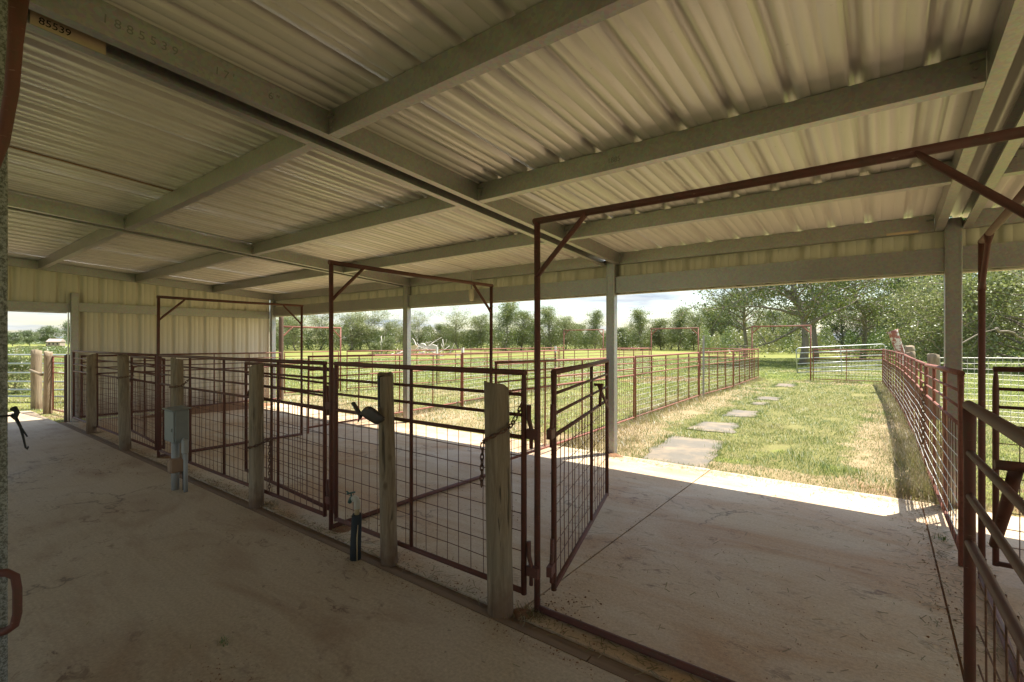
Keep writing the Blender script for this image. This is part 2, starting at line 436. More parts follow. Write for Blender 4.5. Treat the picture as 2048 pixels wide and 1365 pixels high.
def link(name, me, mat, parent=None, loc=None):
    if mat is not None and len(me.materials) == 0: me.materials.append(MATS[mat])
    o = bpy.data.objects.new(name, me); C.objects.link(o)
    if parent is not None: o.parent = parent
    if loc is not None: o.location = loc
    return o
def thing(name, label, cat, loc=(0, 0, 0), rotz=0.0, group=None, tilt=0.0):
    o = bpy.data.objects.new(name, None); C.objects.link(o)
    o.empty_display_size = 0.2
    o.location = loc; o.rotation_euler = (0, tilt, rotz)
    o['label'] = label; o['category'] = cat
    if group: o['group'] = group
    return o
def tag(o, label, cat, group=None):
    o['label'] = label; o['category'] = cat
    if group: o['group'] = group
    return o
def struct(o): o['kind'] = 'structure'; return o
def stuff(o, label=None, cat=None):
    o['kind'] = 'stuff'
    if label: o['label'] = label; o['category'] = cat
    return o
def np_mesh(name, V, F, rnd=None):
    V = np.asarray(V, np.float32); F = np.asarray(F, np.int32)
    me = bpy.data.meshes.new(name); m, k = F.shape
    me.vertices.add(len(V)); me.vertices.foreach_set('co', V.ravel())
    me.loops.add(m * k); me.loops.foreach_set('vertex_index', F.ravel())
    me.polygons.add(m); me.polygons.foreach_set('loop_start', np.arange(0, m * k, k, dtype=np.int32))
    me.polygons.foreach_set('loop_total', np.full(m, k, np.int32))
    if rnd is not None:
        at = me.attributes.new('rnd', 'FLOAT', 'POINT'); at.data.foreach_set('value', np.asarray(rnd, np.float32))
    me.update(calc_edges=True)
    return me
def text_mesh(body, size, extrude=0.0004):
    cu = bpy.data.curves.new('lettering', 'FONT'); cu.body = body; cu.size = size; cu.extrude = extrude
    ob = bpy.data.objects.new('lettering', cu); C.objects.link(ob)
    dg = bpy.context.evaluated_depsgraph_get()
    me = bpy.data.meshes.new_from_object(ob.evaluated_get(dg))
    bpy.data.objects.remove(ob); bpy.data.curves.remove(cu)
    return me

# ================================================================== the setting
G = -0.05
me = np_mesh('ground', [(-2500, -2500, G), (2500, -2500, G), (2500, 2500, G), (-2500, 2500, G)], [(0, 1, 2, 3)])
struct(link('ground', me, 'pasture'))

def slab(name, x0, x1, y0, y1, mat, z=0.0, jag=0.0):
    mb = MB()
    mb.box(((x0 + x1) / 2, (y0 + y1) / 2, z - 0.06), (x1 - x0, y1 - y0, 0.12))
    return struct(mb.obj(name, mat))
JX1, JX2 = -1.61, 0.29
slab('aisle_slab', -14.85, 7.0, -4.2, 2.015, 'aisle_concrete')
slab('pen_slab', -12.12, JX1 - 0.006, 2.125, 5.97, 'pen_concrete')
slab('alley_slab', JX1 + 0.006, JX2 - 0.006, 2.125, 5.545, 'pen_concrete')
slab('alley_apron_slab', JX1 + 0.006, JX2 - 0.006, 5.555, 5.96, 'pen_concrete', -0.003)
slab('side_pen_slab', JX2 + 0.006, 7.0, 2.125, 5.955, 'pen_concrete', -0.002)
mb = MB(); mb.box((-2.6, 3.9, -0.022), (19.4, 4.0, 0.02))
struct(mb.obj('joint_filler', 'dry_soil'))
st = MB()
for k, (y0, y1, z) in enumerate(((2.018, 2.062, 0.004), (2.074, 2.121, -0.006))):
    x = -12.1; k2 = 0
    while x < 6.9:
        L = random.uniform(2.2, 3.6); m1 = MB()
        dz = random.uniform(-0.006, 0.004)
        m1.box((x + L / 2, (y0 + y1) / 2, z + dz - 0.04), (L - 0.008, y1 - y0, 0.08))
        o = struct(m1.obj('expansion_board', 'joint_wood'))
        x += L

# ================================================================== the barn
COLX = (-12.15, -7.07, -2.9, 0.515, 4.6)
ZB = lambda y: 2.535 + 0.064 * (6.0 - y)          # underside of rafters and purlins
barn = thing('pole_barn', 'open sided metal pole barn with galvanized frame and ribbed tan panels', 'barn', (-2.9, 6.0, 0))
BO = Vector((2.9, -6.0, 0))                          # children keep world coordinates
def part(mb, name, mat, parent=None):
    o = mb.obj(name, mat, parent or barn)
    if parent is None: o.location = BO
    return o
def cprof(h, w, l=0.018, th=0.004):
    return [(0, 0), (w, 0), (w, l), (w - th, l), (w - th, th), (th, th), (th, h - th), (w - th, h - th), (w - th, h - l), (w, h - l), (w, h), (0, h)]
DEP = 0.15
rafters = {}
for xc in COLX:
    for sgn in (1, -1):
        mb = MB()
        fn = lambda u, w, s_, xc=xc, sgn=sgn: Vector((xc + sgn * (0.128 - u), s_, ZB(s_) + w))
        if xc == COLX[0] and sgn == -1: continue
        mb.prism(cprof(DEP, 0.064), fn, 6.02, -2.55)
        o = part(mb, 'rafter', 'galvanized'); rafters[(xc, sgn)] = o
bb_ = MB(); bb_.tube((0, 0, 0), (0, -0.008, 0), 0.010, n=6); BOLT = bb_.mesh('bolt'); BOLT.materials.append(MATS['galvanized'])
PURY = (6.0, 4.6, 3.17, 1.75, 0.33, -1.1, -2.5)
for i in range(len(COLX) - 1):
    x0 = COLX[i] + 0.131; x1 = COLX[i + 1] - 0.131
    for yy in PURY:
        y0 = yy - 0.03 if yy != 6.0 else 5.965
        mb = MB()
        mb.prism(cprof(DEP - 0.004, 0.066), lambda u, w, s_, y0=y0: Vector((s_, y0 + u, ZB(y0 + u) + w + 0.001)), x0, x1)
        o = part(mb, 'purlin', 'galvanized')
        for xe, sg in ((x0, 1), (x1, -1)):
            if yy > 0 and xe > -11:
                for zz in (0.035, 0.075):
                    bo = link('bolt', BOLT, None, o); bo.location = (xe + sg * 0.035, y0 - 0.001, ZB(y0) + zz)
            c = MB()
            c.prism([(0.0, 0.0), (0.022, 0.0), (0.022, 0.004), (0.004, 0.004), (0.004, 0.042), (0.0, 0.042)], lambda u, w, s_, y0=y0: Vector((s_, y0 - 0.001 - u, ZB(y0) + 0.10 + w)), xe + sg * 0.004, xe + sg * 0.058)
            c.obj('clip', 'galvanized', o)

# roof sheets, ribs running down the slope
def rib_profile():
    out = []
    for k in range(3):
        b = k * 0.305
        for dx, dz in ((0.0, 0), (0.012, 0), (0.026, 0.036), (0.070, 0.036), (0.084, 0), (0.140, 0), (0.145, 0.0035), (0.151, 0.0035), (0.156, 0),
                       (0.233, 0), (0.238, 0.0035), (0.244, 0.0035), (0.249, 0), (0.304, 0)):
            out.append((b + dx, dz))
    return out
RP = rib_profile()
RPX = RP + [(0.915, 0.0), (0.923, 0.0)]
def roof_mesh(seed):
    V = []; F = []; ys = np.linspace(6.22, -2.7, 26); n = len(RPX)
    for j, y in enumerate(ys):
        for i, (x, z) in enumerate(RPX):
            w = 0.0014 * noise.noise(Vector((x * 2.2 + seed * 7.1, y * 0.9, seed)))
            near = min(abs(y - q - 0.02) for q in PURY)
            V.append((x, y, ZB(y) + DEP + 0.002 + z + w * min(1, near / 0.25)))
    for j in range(len(ys) - 1):
        for i in range(n - 1):
            a = j * n + i; F.append((a, a + 1, a + n + 1, a + n))
    me = np_mesh('roof_sheet', V, F); me.materials.append(MATS['roof_sheet'])
    return me
rm = [roof_mesh(s_) for s_ in range(4)]
for i in range(19):
    o = link('roof_sheet', rm[(i * 7 + i // 3) % 4], None, barn)
    o.location = BO + Vector((-12.42 + 0.055 + i * 0.9155, 0, 0.0016 * (i % 2)))

# columns
def column(x, y, ztop, mat='galvanized', wx=0.12, wy=0.10):
    mb = MB()
    mb.bevel_box((x, y, ztop / 2), (wx, wy, ztop), 0.006)
    o = part(mb, 'column', mat)
    l = MB()
    for sx in (-1, 1):
        l.box((x + sx * (wx / 2 - 0.018), y - wy / 2 - 0.0015, ztop / 2), (0.006, 0.003, ztop - 0.02))
    l.obj('seam', mat, o)
    return o
for xc in COLX[1:]: column(xc, 6.0, ZB(6.0) + 0.1)
column(COLX[0] + 0.02, 5.99, ZB(6.0) + 0.06, wx=0.10)
nearcol = column(-2.905, 0.262, ZB(0.26) + 0.1, 'galvanized_mossy', 0.12, 0.115)
column(-7.07, 0.262, ZB(0.26) + 0.1); column(0.515, -1.2, ZB(-1.2) + 0.1); column(4.6, 0.262, ZB(0.26) + 0.1)
DC = column(COLX[0] + 0.03, 2.235, 2.43, wx=0.09, wy=0.11)

# eave header, upper fascia sheets, trim
for i in range(len(COLX) - 1):
    x0 = COLX[i] + 0.062; x1 = COLX[i + 1] - 0.062
    if i == 0: x0 += 0.012
    mb = MB()
    mb.prism(cprof(0.215, 0.06, 0.012), lambda u, w, s_: Vector((s_, 5.985 + u, 2.160 + w)), x0, x1)
    part(mb, 'header', 'galvanized')
def fascia_mesh():
    V = []; F = []; n = len(RPX)
    for z in (2.15, 2.62):
        for x, d in RPX: V.append((x, 6.052 + d, z))
    for i in range(n - 1): F.append((i, i + 1, i + n + 1, i + n))
    me = np_mesh('fascia_sheet', V, F); me.materials.append(MATS['tan_sheet']); return me
fm = fascia_mesh()
for i in range(20):
    o = link('fascia_sheet', fm, None, barn); o.location = BO + Vector((-12.36 + i * 0.9155, 0.0016 * (i % 2), 0))
mb = MB(); mb.prism([(0, 0), (0.05, 0), (0.05, 0.012), (0.0, 0.012)], lambda u, w, s_: Vector((s_, 6.047 + u, 2.138 + w)), -12.3, 5.9)
part(mb, 'fascia_trim', 'tan_sheet')

# end wall
WX = -12.235
def wall_sheet_mesh(width_ribs, z0f, z1f, y0):
    V = []; F = []; pr = RP[:14 * width_ribs] + [(0.305 * width_ribs, 0.0), (0.305 * width_ribs + 0.008, 0.0)]; n = len(pr)
    rows = []
    for y, d in pr: V.append((WX - d, y0 + y, z0f(y0 + y)))
    for y, d in pr: V.append((WX - d, y0 + y, z1f(y0 + y)))
    for i in range(n - 1): F.append((i, i + 1, i + n + 1, i + n))
    me = np_mesh('wall_sheet', V, F); me.materials.append(MATS['tan_sheet']); return me
y = 2.29; k = 0
while y < 5.9:
    nr = 3 if y + 0.9 < 6.1 else 1
    o = link('wall_sheet', wall_sheet_mesh(nr, lambda q: 0.03, lambda q: ZB(q) + DEP, y), None, barn)
    o.location = BO + Vector((0.0016 * (k % 2), 0, 0)); y += 0.305 * nr; k += 1
y = 0.46
while y < 2.2:
    o = link('wall_sheet', wall_sheet_mesh(3, lambda q: 2.06, lambda q: ZB(q) + DEP, y), None, barn)
    o.location = BO + Vector((0.0016 * (k % 2), 0, 0)); y += 0.915; k += 1
y = -2.6  # doorway widened here, out of view, so more light reaches the aisle
while y < 0.3:
    o = link('wall_sheet', wall_sheet_mesh(3, lambda q: 2.06, lambda q: ZB(q) + DEP, y), None, barn)
    o.location = BO + Vector((0.0016 * (k % 2), 0, 0)); y += 0.915; k += 1
for (ya, yb, z) in ((2.292, 5.935, 2.085), (-2.5, 2.178, 2.062)):
    mb = MB(); mb.prism(cprof(0.17, 0.055), lambda u, w, s_, z=z: Vector((WX + 0.062 - u, s_, z + w)), ya, yb)
    part(mb, 'girt', 'galvanized')
mb = MB(); mb.box((WX - 0.02, 2.172, 1.03), (0.05, 0.012, 2.06)); part(mb, 'door_jamb', 'tan_sheet')
mb = MB(); mb.box((WX - 0.02, -0.2, 2.052), (0.05, 4.7, 0.014)); part(mb, 'door_head_trim', 'tan_sheet')
for yy in (2.172 + 0.0, 0.33):
    pass

def back_mesh():
    V = []; F = []; n = len(RPX)
    for z in (0.02, ZB(-2.62) + DEP):
        for x, d in RPX: V.append((x, -2.62 - d, z))
    for i in range(n - 1): F.append((i, i + 1, i + n + 1, i + n))
    me = np_mesh('wall_sheet', V, F); me.materials.append(MATS['tan_sheet']); return me
bm_ = back_mesh()
for i in range(20):
    if 4 <= i <= 10: continue                       # gap left in the unseen back wall to let fill light in
    o = link('wall_sheet', bm_, None, barn); o.location = BO + Vector((-12.36 + i * 0.9155, 0.0016 * (i % 2), 0))

# lettering on the near rafter, and the paper tag on its neighbour
raf = rafters[(-2.9, 1)]
def letter(body, size, y, dz, x, mat, parent, nm='stamped_number'):
    me = text_mesh(body, size); me.materials.append(MATS[mat])
    o = bpy.data.objects.new(nm, me); C.objects.link(o); o.parent = parent
    sl = Vector((0, 1, -0.064)).normalized(); up = Vector((1, 0, 0)).cross(sl)
    M = Matrix(((0, 0, 1), (sl.y, up.y, 0), (sl.z, up.z, 0))).transposed()
    M = Matrix((sl, up, Vector((1, 0, 0)))).transposed().to_4x4()
    M.translation = Vector((x, y, ZB(y) + dz)); o.matrix_local = M
    o['kind'] = 'stuff'
    return o
letter('1 8 8 5 5 3 9', 0.058, 0.60, 0.055, -2.771, 'stamp_ink', raf)
letter("1 7 '", 0.058, 1.06, 0.055, -2.771, 'stamp_ink', raf)
letter('6 "', 0.058, 1.34, 0.055, -2.771, 'stamp_ink', raf)
raf2 = rafters[(-2.9, -1)]
tagm = MB(); tagm.prism([(0, 0.002), (0.0012, 0.002), (0.0012, 0.062), (0, 0.062)], lambda u, w, s_: Vector((-2.9625 + u, s_, ZB(s_) + w)), 0.40, 0.66)
tp = tagm.obj('paper_tag', 'paper_tag', raf2)
letter('85539', 0.044, 0.425, 0.018, -2.9605, 'ink', raf2, 'tag_number')
letter('1885', 0.05, 3.2, 0.06, 0, 'stamp_ink', raf, 'stamped_number').matrix_local = Matrix.Translation((-1.55, 3.139, ZB(3.14) + 0.05)) @ Matrix(((1, 0, 0), (0, 0, -1), (0, 1, 0))).to_4x4()
tagm = MB(); tagm.box((0.15, 5.960, ZB(6.0) + 0.012), (0.24, 0.003, 0.022)); part(tagm, 'paper_tag', 'paper_tag')
mb = MB(); mb.prism([(0, 0), (0.028, 0), (0.028, 0.008), (0, 0.008)], lambda u, w, s_: Vector((-5.44 + u + 0.012 * math.sin(s_ * 2.1), s_, ZB(s_) + DEP - 0.007 + w)), -1.05, 1.715, 10)
part(mb, 'lath', 'box_brown')

# socket lamp on its conduit by the eave
lt = thing('socket_lamp', 'cream lamp socket hanging from conduit on the eave header', 'lamp', (-5.36, 5.95, 2.2))
mb = MB(); mb.path([(0, -0.75, 0.545), (0, -0.12, 0.50), (0, -0.06, 0.48), (0, -0.045, 0.42), (0, -0.045, 0.16)], 0.011, 8); mb.obj('conduit', 'conduit_grey', lt)
mb = MB(); mb.path([(0, -0.045, 0.17), (0, -0.045, 0.155), (0, -0.045, 0.07), (0, -0.045, 0.0), (0, -0.045, -0.02)], [0.03, 0.045, 0.045, 0.038, 0.026], 12); mb.obj('socket', 'lamp_cream', lt)

# ================================================================== pipe fencing
TOP, R2, R3, R4, BOT = 1.33, 1.205, 1.09, 0.965, 0.10
def crimped(mb, x, z0, z1, r, n=8):
    mb.path([(x, 0, z0), (x, 0, z1 - 0.13), (x, 0, z1 - 0.05), (x, 0, z1)], [r, r, r * 0.95, r * 0.75], n, flat=[1, 1, 1.15, 1.5])
def panel(name, cat, A, B, label, ups=2, zA=0.0, zB=0.0, group=None, mat='red_pipe', s=1.0, r_top=0.0172, r_end=0.0165, r_up=0.0125, r_rail=0.0102,
          mesh=True, spacing=0.1, wire='rusty_wire', line_wire=None, wr=0.0028, latch=None, hinge=None, leg=0.0, ncyl=8, wob=0.006, scale_z=1.0):
    A = Vector((*A, zA)); B = Vector((*B, zB)); d = B - A; L = Vector((d.x, d.y, 0)).length
    t_ = thing(name, label, cat, A, math.atan2(d.y, d.x), group)
    t_.rotation_euler = (0, -math.atan2(zB - zA, L), math.atan2(d.y, d.x))
    Z = lambda q: q * scale_z
    mb = MB(); sg = random.uniform(-0.006, 0.006)
    mb.path([(-0.012, 0, Z(TOP)), (L / 2, 0, Z(TOP) + sg), (L + 0.012, 0, Z(TOP))], r_top, ncyl + 2); mb.obj('top_rail', mat, t_)
    mb = MB(); mb.path([(0, 0, Z(BOT)), (L / 2, 0, Z(BOT) + sg), (L, 0, Z(BOT))], 0.0165, ncyl); mb.obj('bottom_rail', mat, t_)
    for z in (R2, R3, R4):
        mb = MB(); a = random.uniform(-0.004, 0.004)
        mb.path([(0, 0, Z(z)), (L / 2, 0, Z(z) + a), (L, 0, Z(z))], r_rail if z != R4 else r_rail * 1.25, ncyl); mb.obj('rail', mat, t_)
    for x in (0.0, L):
        mb = MB(); crimped(mb, x, Z(BOT) - 0.015 - leg, Z(TOP) - 0.008, r_end, ncyl); mb.obj('end_post', mat, t_)
    xs = [L * (i + 1) / (ups + 1) for i in range(ups)] if not hasattr(ups, '__len__') else [L * q for q in ups]
    for x in xs:
        mb = MB(); crimped(mb, x, Z(BOT), Z(TOP) - 0.008, r_up, ncyl); mb.obj('upright', mat, t_)
    if mesh:
        mb = MB(); nx = int(L / spacing)
        for i in range(1, nx):
            x = L * i / nx + random.uniform(-1, 1) * wob
            y0 = 0.014
            mb.path([(x, y0, Z(BOT)), (x + random.uniform(-wob, wob), y0 + random.uniform(-wob, wob), 0.5 * Z(BOT + R4)), (x, y0, Z(R4))], wr, 4, cap=False)
        if line_wire: stuff(mb.obj('stay_wires', wire, t_)); mb = MB()
        nz = 8; seg = max(2, int(L / 0.6))
        for j in range(1, nz):
            z = Z(BOT + (R4 - BOT) * j / nz)
            mb.path([(L * i / seg, 0.017 + random.uniform(-wob, wob), z + random.uniform(-wob, wob)) for i in range(seg + 1)], wr, 4, cap=False)
        stuff(mb.obj('wire_mesh', line_wire or wire, t_))
    if latch is not None:
        xp, zp, x1, z1, x2, z2, sd_ = latch; mb = MB()
        mb.path([(xp, 0.034 * sd_, zp), (0.5 * (xp + x1), 0.034 * sd_, 0.5 * (zp + z1)), (x1, 0.032 * sd_, z1)], [0.0125, 0.0125, 0.011], 10)
        mb.path([(xp, 0.060 * sd_, zp), (0.5 * (xp + x2), 0.060 * sd_, 0.5 * (zp + z2)), (x2, 0.060 * sd_, z2)], [0.0125, 0.0125, 0.0125], 10)
        mb.tube((xp, 0, zp), (xp, 0.074 * sd_, zp), 0.011)
        mb.obj('latch', 'red_pipe', t_)
    if hinge is not None:
        for z in (1.02, 0.26):
            mb = MB()
            mb.path([(hinge * 0.035, 0, z + 0.13), (hinge * 0.035, 0, z + 0.05), (hinge * 0.05, 0, z), (hinge * 0.05, 0, z - 0.11)], [0.012, 0.013, 0.012, 0.011], 8)
            mb.box((hinge * 0.065, 0, z - 0.03), (0.075, 0.03, 0.055))
            h_ = mb.obj('hinge', mat, t_); h_.location = (0 if hinge < 0 else L, 0, 0)
    return t_

def frame(A, B, label, H=2.16, r=0.018, zb=0.0, mat='red_pipe', bottom=True, group='overhead pipe gate frames', brace=(True, True)):
    A = Vector((*A, zb)); B = Vector((*B, zb)); d = B - A; L = d.length
    t_ = thing('gate_frame', label, 'gate frame', A, math.atan2(d.y, d.x), group)
    for x in (0, L):
        mb = MB(); mb.path([(x, 0, 0), (x + random.uniform(-.006, .006), 0, H * 0.5), (x, 0, H)], r, 10); mb.obj('post', mat, t_)
    mb = MB(); mb.path([(-0.02, 0, H), (L / 2, 0, H - 0.006), (L + 0.02, 0, H)], r * 1.02, 10); mb.obj('crossbar', mat, t_)
    for x, s_, on in ((0, 1, brace[0]), (L, -1, brace[1])):
        if not on: continue
        mb = MB(); mb.path([(x, 0, H - 0.31), (x + s_ * 0.05, 0, H - 0.255), (x + s_ * 0.26, 0, H - 0.055), (x + s_ * 0.31, 0, H - 0.005)], [r * 0.8] * 4, 8, flat=[1.6, 1, 1, 1.6]); mb.obj('brace', mat, t_)
    if bottom:
        mb = MB(); mb.path([(0.01, 0, 0.019), (L / 2, 0.004, 0.022), (L - 0.01, 0, 0.019)], 0.019, 10); mb.obj('bottom_bar', mat, t_)
    return t_

# --- inside the barn
frame((-1.53, 2.23), (0.405, 2.23), 'rust red overhead pipe frame spanning the alley entrance in the foreground', 2.175)
frame((-3.51, 2.2), (-3.51, 4.2), 'dark red pipe frame in the middle pen, second from the end wall', 2.14)
frame((-7.46, 2.2), (-7.46, 4.15), 'dark red pipe frame nearest the tan end wall', 2.09)
frame((0.47, 2.36), (0.50, 4.25), 'pipe frame at right edge with flattened brace beside the steel column', 2.14, brace=(False, True))

FG = 'pipe and wire mesh fence panels'
GG = 'pipe and wire mesh gates'
panel('mesh_gate', 'gate', (-3.44, 2.2), (-1.60, 2.2), 'closed mesh gate behind the thick chained wooden post and the water tap', [0.485], hinge=1, group=GG)
panel('mesh_fence', 'fence', (-7.40, 2.2), (-3.60, 2.2), 'long aisle side mesh panel behind the grey electrical box', [0.26, 0.50, 0.80], hinge=1, group=FG)
panel('mesh_fence', 'fence', (-11.98, 2.2), (-7.55, 2.2), 'aisle side mesh panel at far left ending at the doorway column', [0.36, 0.66], group=FG)
panel('mesh_fence', 'fence', (-12.02, 2.32), (-12.0, 6.12), 'red mesh panel standing along the foot of the tan end wall', 4, group=FG, scale_z=0.93)
panel('mesh_gate', 'gate', (-1.49, 2.34), (-2.02, 4.08), 'mesh gate swung open into the alley with a latch near its tip', [0.60], latch=(1.20, 1.16, 1.70, 0.90, 1.12, 1.0, -1), hinge=-1, group=GG)
panel('mesh_gate', 'gate', (-5.56, 2.45), (-3.62, 2.30), 'open pen gate folded against the long aisle panel', [0.35], latch=(0.34, 1.12, 0.08, 0.88, 0.40, 0.98, -1), group=GG, scale_z=0.955)
panel('mesh_gate', 'gate', (-9.5, 2.44), (-7.6, 2.30), 'open pen gate folded against the panel next to the end wall pen', [0.45], latch=(0.34, 1.12, 0.08, 0.88, 0.40, 0.98, -1), group=GG, scale_z=0.955)
panel('mesh_gate', 'gate', (0.185, 1.77), (0.235, -0.12), 'open mesh gate at the right edge close to the viewer', [0.32, 0.66], latch=(0.30, 1.235, 0.10, 1.0, 0.44, 1.115, 1), group=GG, r_top=0.0135, r_end=0.0125, r_rail=0.0092, r_up=0.0095, wr=0.0024, ncyl=14)
panel('mesh_fence', 'fence', (0.57, 4.3), (2.75, 4.3), 'mesh panel running off the right edge behind the near open gate', 1, group=FG)

# --- runs outside
panel('mesh_fence', 'fence', (-3.55, 4.32), (-3.82, 8.86), 'mesh divider panel from the shaded middle pen out into the sun', 3, 0, G, group=FG, mat='red_pipe_faded', leg=0.1, scale_z=0.95)
panel('mesh_fence', 'fence', (-7.5, 4.28), (-8.15, 8.6), 'mesh divider panel behind the third column reaching onto the grass', 3, 0, G, group=FG, mat='red_pipe_faded', leg=0.1, scale_z=0.95)
def run(pts, labels, sz=0.95, zs=None, gap=1.15, spacing=0.1):
    for i in range(len(pts) - 1):
        a = Vector(pts[i]); b = Vector(pts[i + 1]); u = (b - a).normalized() * 0.05
        L = (b - a).length
        z0, z1 = (G, G) if zs is None else (zs[i], zs[i + 1])
        panel('mesh_fence', 'fence', tuple(a + u), tuple(b - u), labels[i], max(1, int(L / gap)), z0, z1, line_wire='pale_wire', spacing=spacing, group=FG, mat='red_pipe_faded', leg=0.1, scale_z=sz, ncyl=6, wr=0.0032, r_top=0.021, r_up=0.0145)
run([(-3.82, 8.9), (-4.0, 13.65), (-3.95, 17.3), (-4.15, 22.5)],
    ['faded red mesh panel left of the stepping mats with its posts in dry grass', 'faded red mesh panel just beyond the tall grey pole beside the alley', 'faded red mesh panel at the far left end of the grassy alley'])
run([(-8.2, 8.65), (-8.9, 14.3), (-8.85, 18.4), (-8.8, 22.5)],
    ['faded red mesh panel of the second divider nearest the barn', 'faded red mesh panel past the white tipped post', 'faded red mesh panel closing the second divider by the bare red soil'])
run([(-13.4, 8.9), (-13.0, 12.5), (-13.4, 17.4), (-13.7, 22.5)],
    ['faded red mesh panel of the farthest divider next to its gate frame', 'faded red mesh panel of the farthest divider in front of the brush pile', 'faded red mesh panel at the far end of the farthest divider'])
panel('mesh_gate', 'gate', (-13.6, 7.05), (-13.6, 8.78), 'closed mesh gate under the outdoor frame by the fourth column', 1, G, G, group=GG, mat='red_pipe_faded', scale_z=0.95)
frame((-13.6, 6.98), (-13.6, 8.85), 'faded red outdoor pipe frame seen right of the end wall', 2.0, zb=G, mat='red_pipe_faded', bottom=False, r=0.024)
frame((-4.42, 22.6), (-2.28, 22.6), 'faded red pipe frame at the far end of the grassy alley', 2.22, zb=G, mat='red_pipe_faded', bottom=False, r=0.026)
frame((-8.85, 22.6), (-6.65, 22.6), 'faded red far pipe frame behind the tall grey pole', 2.2, zb=G, mat='red_pipe_faded', bottom=False, r=0.026)
frame((-13.75, 22.6), (-11.4, 22.6), 'faded red far pipe frame just left of the second steel column', 2.2, zb=G, mat='red_pipe_faded', bottom=False, r=0.026)
run([(-2.24, 22.6), (0.05, 22.6)], ['faded red mesh panel in front of the silver tube gate'])
run([(-6.6, 22.6), (-4.46, 22.6)], ['faded red end panel between the two far pipe frames'])
run([(-11.35, 22.6), (-8.9, 22.6)], ['faded red end panel behind the bare red soil run'])
run([(0.42, 4.36), (0.41, 7.5), (0.41, 9.55), (0.36, 12.6), (0.28, 15.9), (0.14, 19.2), (0.02, 22.55)],
    ['red mesh panel in front of the right steel column with a hanging chain', 'red mesh panel beyond the right column where the fence meets dry grass', 'red mesh panel of the right fence, third from the barn',
     'red mesh panel of the right fence, fourth from the barn', 'red mesh panel of the right fence beside the leaning painted post', 'red mesh panel of the right fence nearest the silver gate'],
    zs=[0.0, -0.06, -0.07, G, G, G, G], sz=0.97, gap=1.5, spacing=0.15)
# outside the doorway at the left
panel('mesh_fence', 'fence', (-14.25, 2.28), (-12.75, 2.42), 'short red panel outside the left doorway beside two wooden posts', 1, G, G, group=FG, mat='red_pipe_faded', mesh=True, scale_z=0.93)

# --- silver tube gates
def tube_gate(A, B, zA, zB, H, label, nb=6, rot=0.0):
    A = Vector((*A, zA)); B = Vector((*B, zB)); d = B - A; L = Vector((d.x, d.y, 0)).length
    t_ = thing('tube_gate', label, 'gate', A, 0, 'silver tube gates')
    t_.rotation_euler = (0, -math.atan2(d.z, L), math.atan2(d.y, d.x))
    r = 0.024; cr_ = 0.16; z0 = 0.12
    pts = [(0, 0, z0)]
    for k in range(7):
        a = math.pi - k * math.pi / 12; pts.append((cr_ + cr_ * math.cos(a), 0, H - cr_ + cr_ * math.sin(a)))
    for k in range(7):
        a = math.pi / 2 - k * math.pi / 12; pts.append((L - cr_ + cr_ * math.cos(a), 0, H - cr_ + cr_ * math.sin(a)))
    pts.append((L, 0, z0))
    mb = MB(); mb.path(pts, r, 10); mb.obj('outer_tube', 'silver_pipe', t_)
    for k in range(nb - 1):
        z = z0 + (H - z0) * (k / (nb - 1)) ** 1.15 + 0.02
        mb = MB(); mb.tube((0.01, 0, z), (L - 0.01, 0, z), r * 0.95, n=10); mb.obj('bar', 'silver_pipe', t_)
    mb = MB(); mb.box((L / 2, -0.03, z0 + (H - z0) / 2), (0.05, 0.006, H - z0 - 0.02)); mb.obj('brace_strap', 'silver_pipe', t_)
    return t_
tube_gate((-3.15, 26.0), (0.15, 28.0), G, 0.14, 1.28, 'silver tube gate standing open behind the alley end panel')
tube_gate((-18.35, 1.85), (-15.9, 3.6), G, G, 1.22, 'silver tube gate seen through the left doorway')

# ================================================================== wooden posts
def wood_post(x, y, r, h, label, lean=(0, 0), z=0.0, mat='weathered_wood', group='wooden posts along the aisle', seed=0, name='wooden_post'):
    o_ = thing(name, label, 'post', (x, y, z), random.uniform(0, 6.28), group)
    rot = o_.rotation_euler.z; o_.rotation_euler.z = 0
    mb = MB(); n = 20; k = 14; V = []; F = []
    for i in range(k + 1):
        u = i / k
        for j in range(n):
            a = 2 * math.pi * j / n
            rr = r * (1.03 - 0.07 * u) * (1 + 0.06 * noise.noise(Vector((math.cos(a) * 1.3 + seed * 3.3, math.sin(a) * 1.3, u * 2.2))))
            V.append((lean[0] * u + math.cos(a) * rr, lean[1] * u + math.sin(a) * rr, -0.06 + (h + 0.06 + (0.016 * math.cos(a + seed * 1.9) + 0.006 * math.cos(3 * a + seed)) * (i == k)) * u))
    for i in range(k):
        for j in range(n): F.append((i * n + j, i * n + (j + 1) % n, (i + 1) * n + (j + 1) % n, (i + 1) * n + j))
    mb.add(V, F, True)
    zt = h; top = [(lean[0] + (p[0] - lean[0]) * 0.9, lean[1] + (p[1] - lean[1]) * 0.9, p[2] + 0.004) for p in V[-n:]]
    o = len(mb.v); mb.v += top
    for j in range(n): mb.f.append((k * n + j, k * n + (j + 1) % n, o + (j + 1) % n, o + j)); mb.sm.append(False)
    mb.f.append(tuple(o + j for j in range(n))); mb.sm.append(False)
    mb.obj('shaft', mat, o_)
    return o_
P1 = wood_post(-1.685, 2.10, 0.071, 1.262, 'thickest leaning wooden post with a chain wrapped round it', (-0.035, 0.0), seed=1)
P2 = wood_post(-2.665, 2.11, 0.056, 1.275, 'wooden post beside the water tap carrying a dark metal flap', (-0.045, 0), seed=2)
P3 = wood_post(-4.56, 2.10, 0.063, 1.285, 'wooden post with a chain near its foot, third from the alley', (0.0, 0), seed=3)
P4 = wood_post(-6.45, 2.09, 0.064, 1.30, 'wooden post right behind the grey electrical box', (-0.03, 0), seed=4)
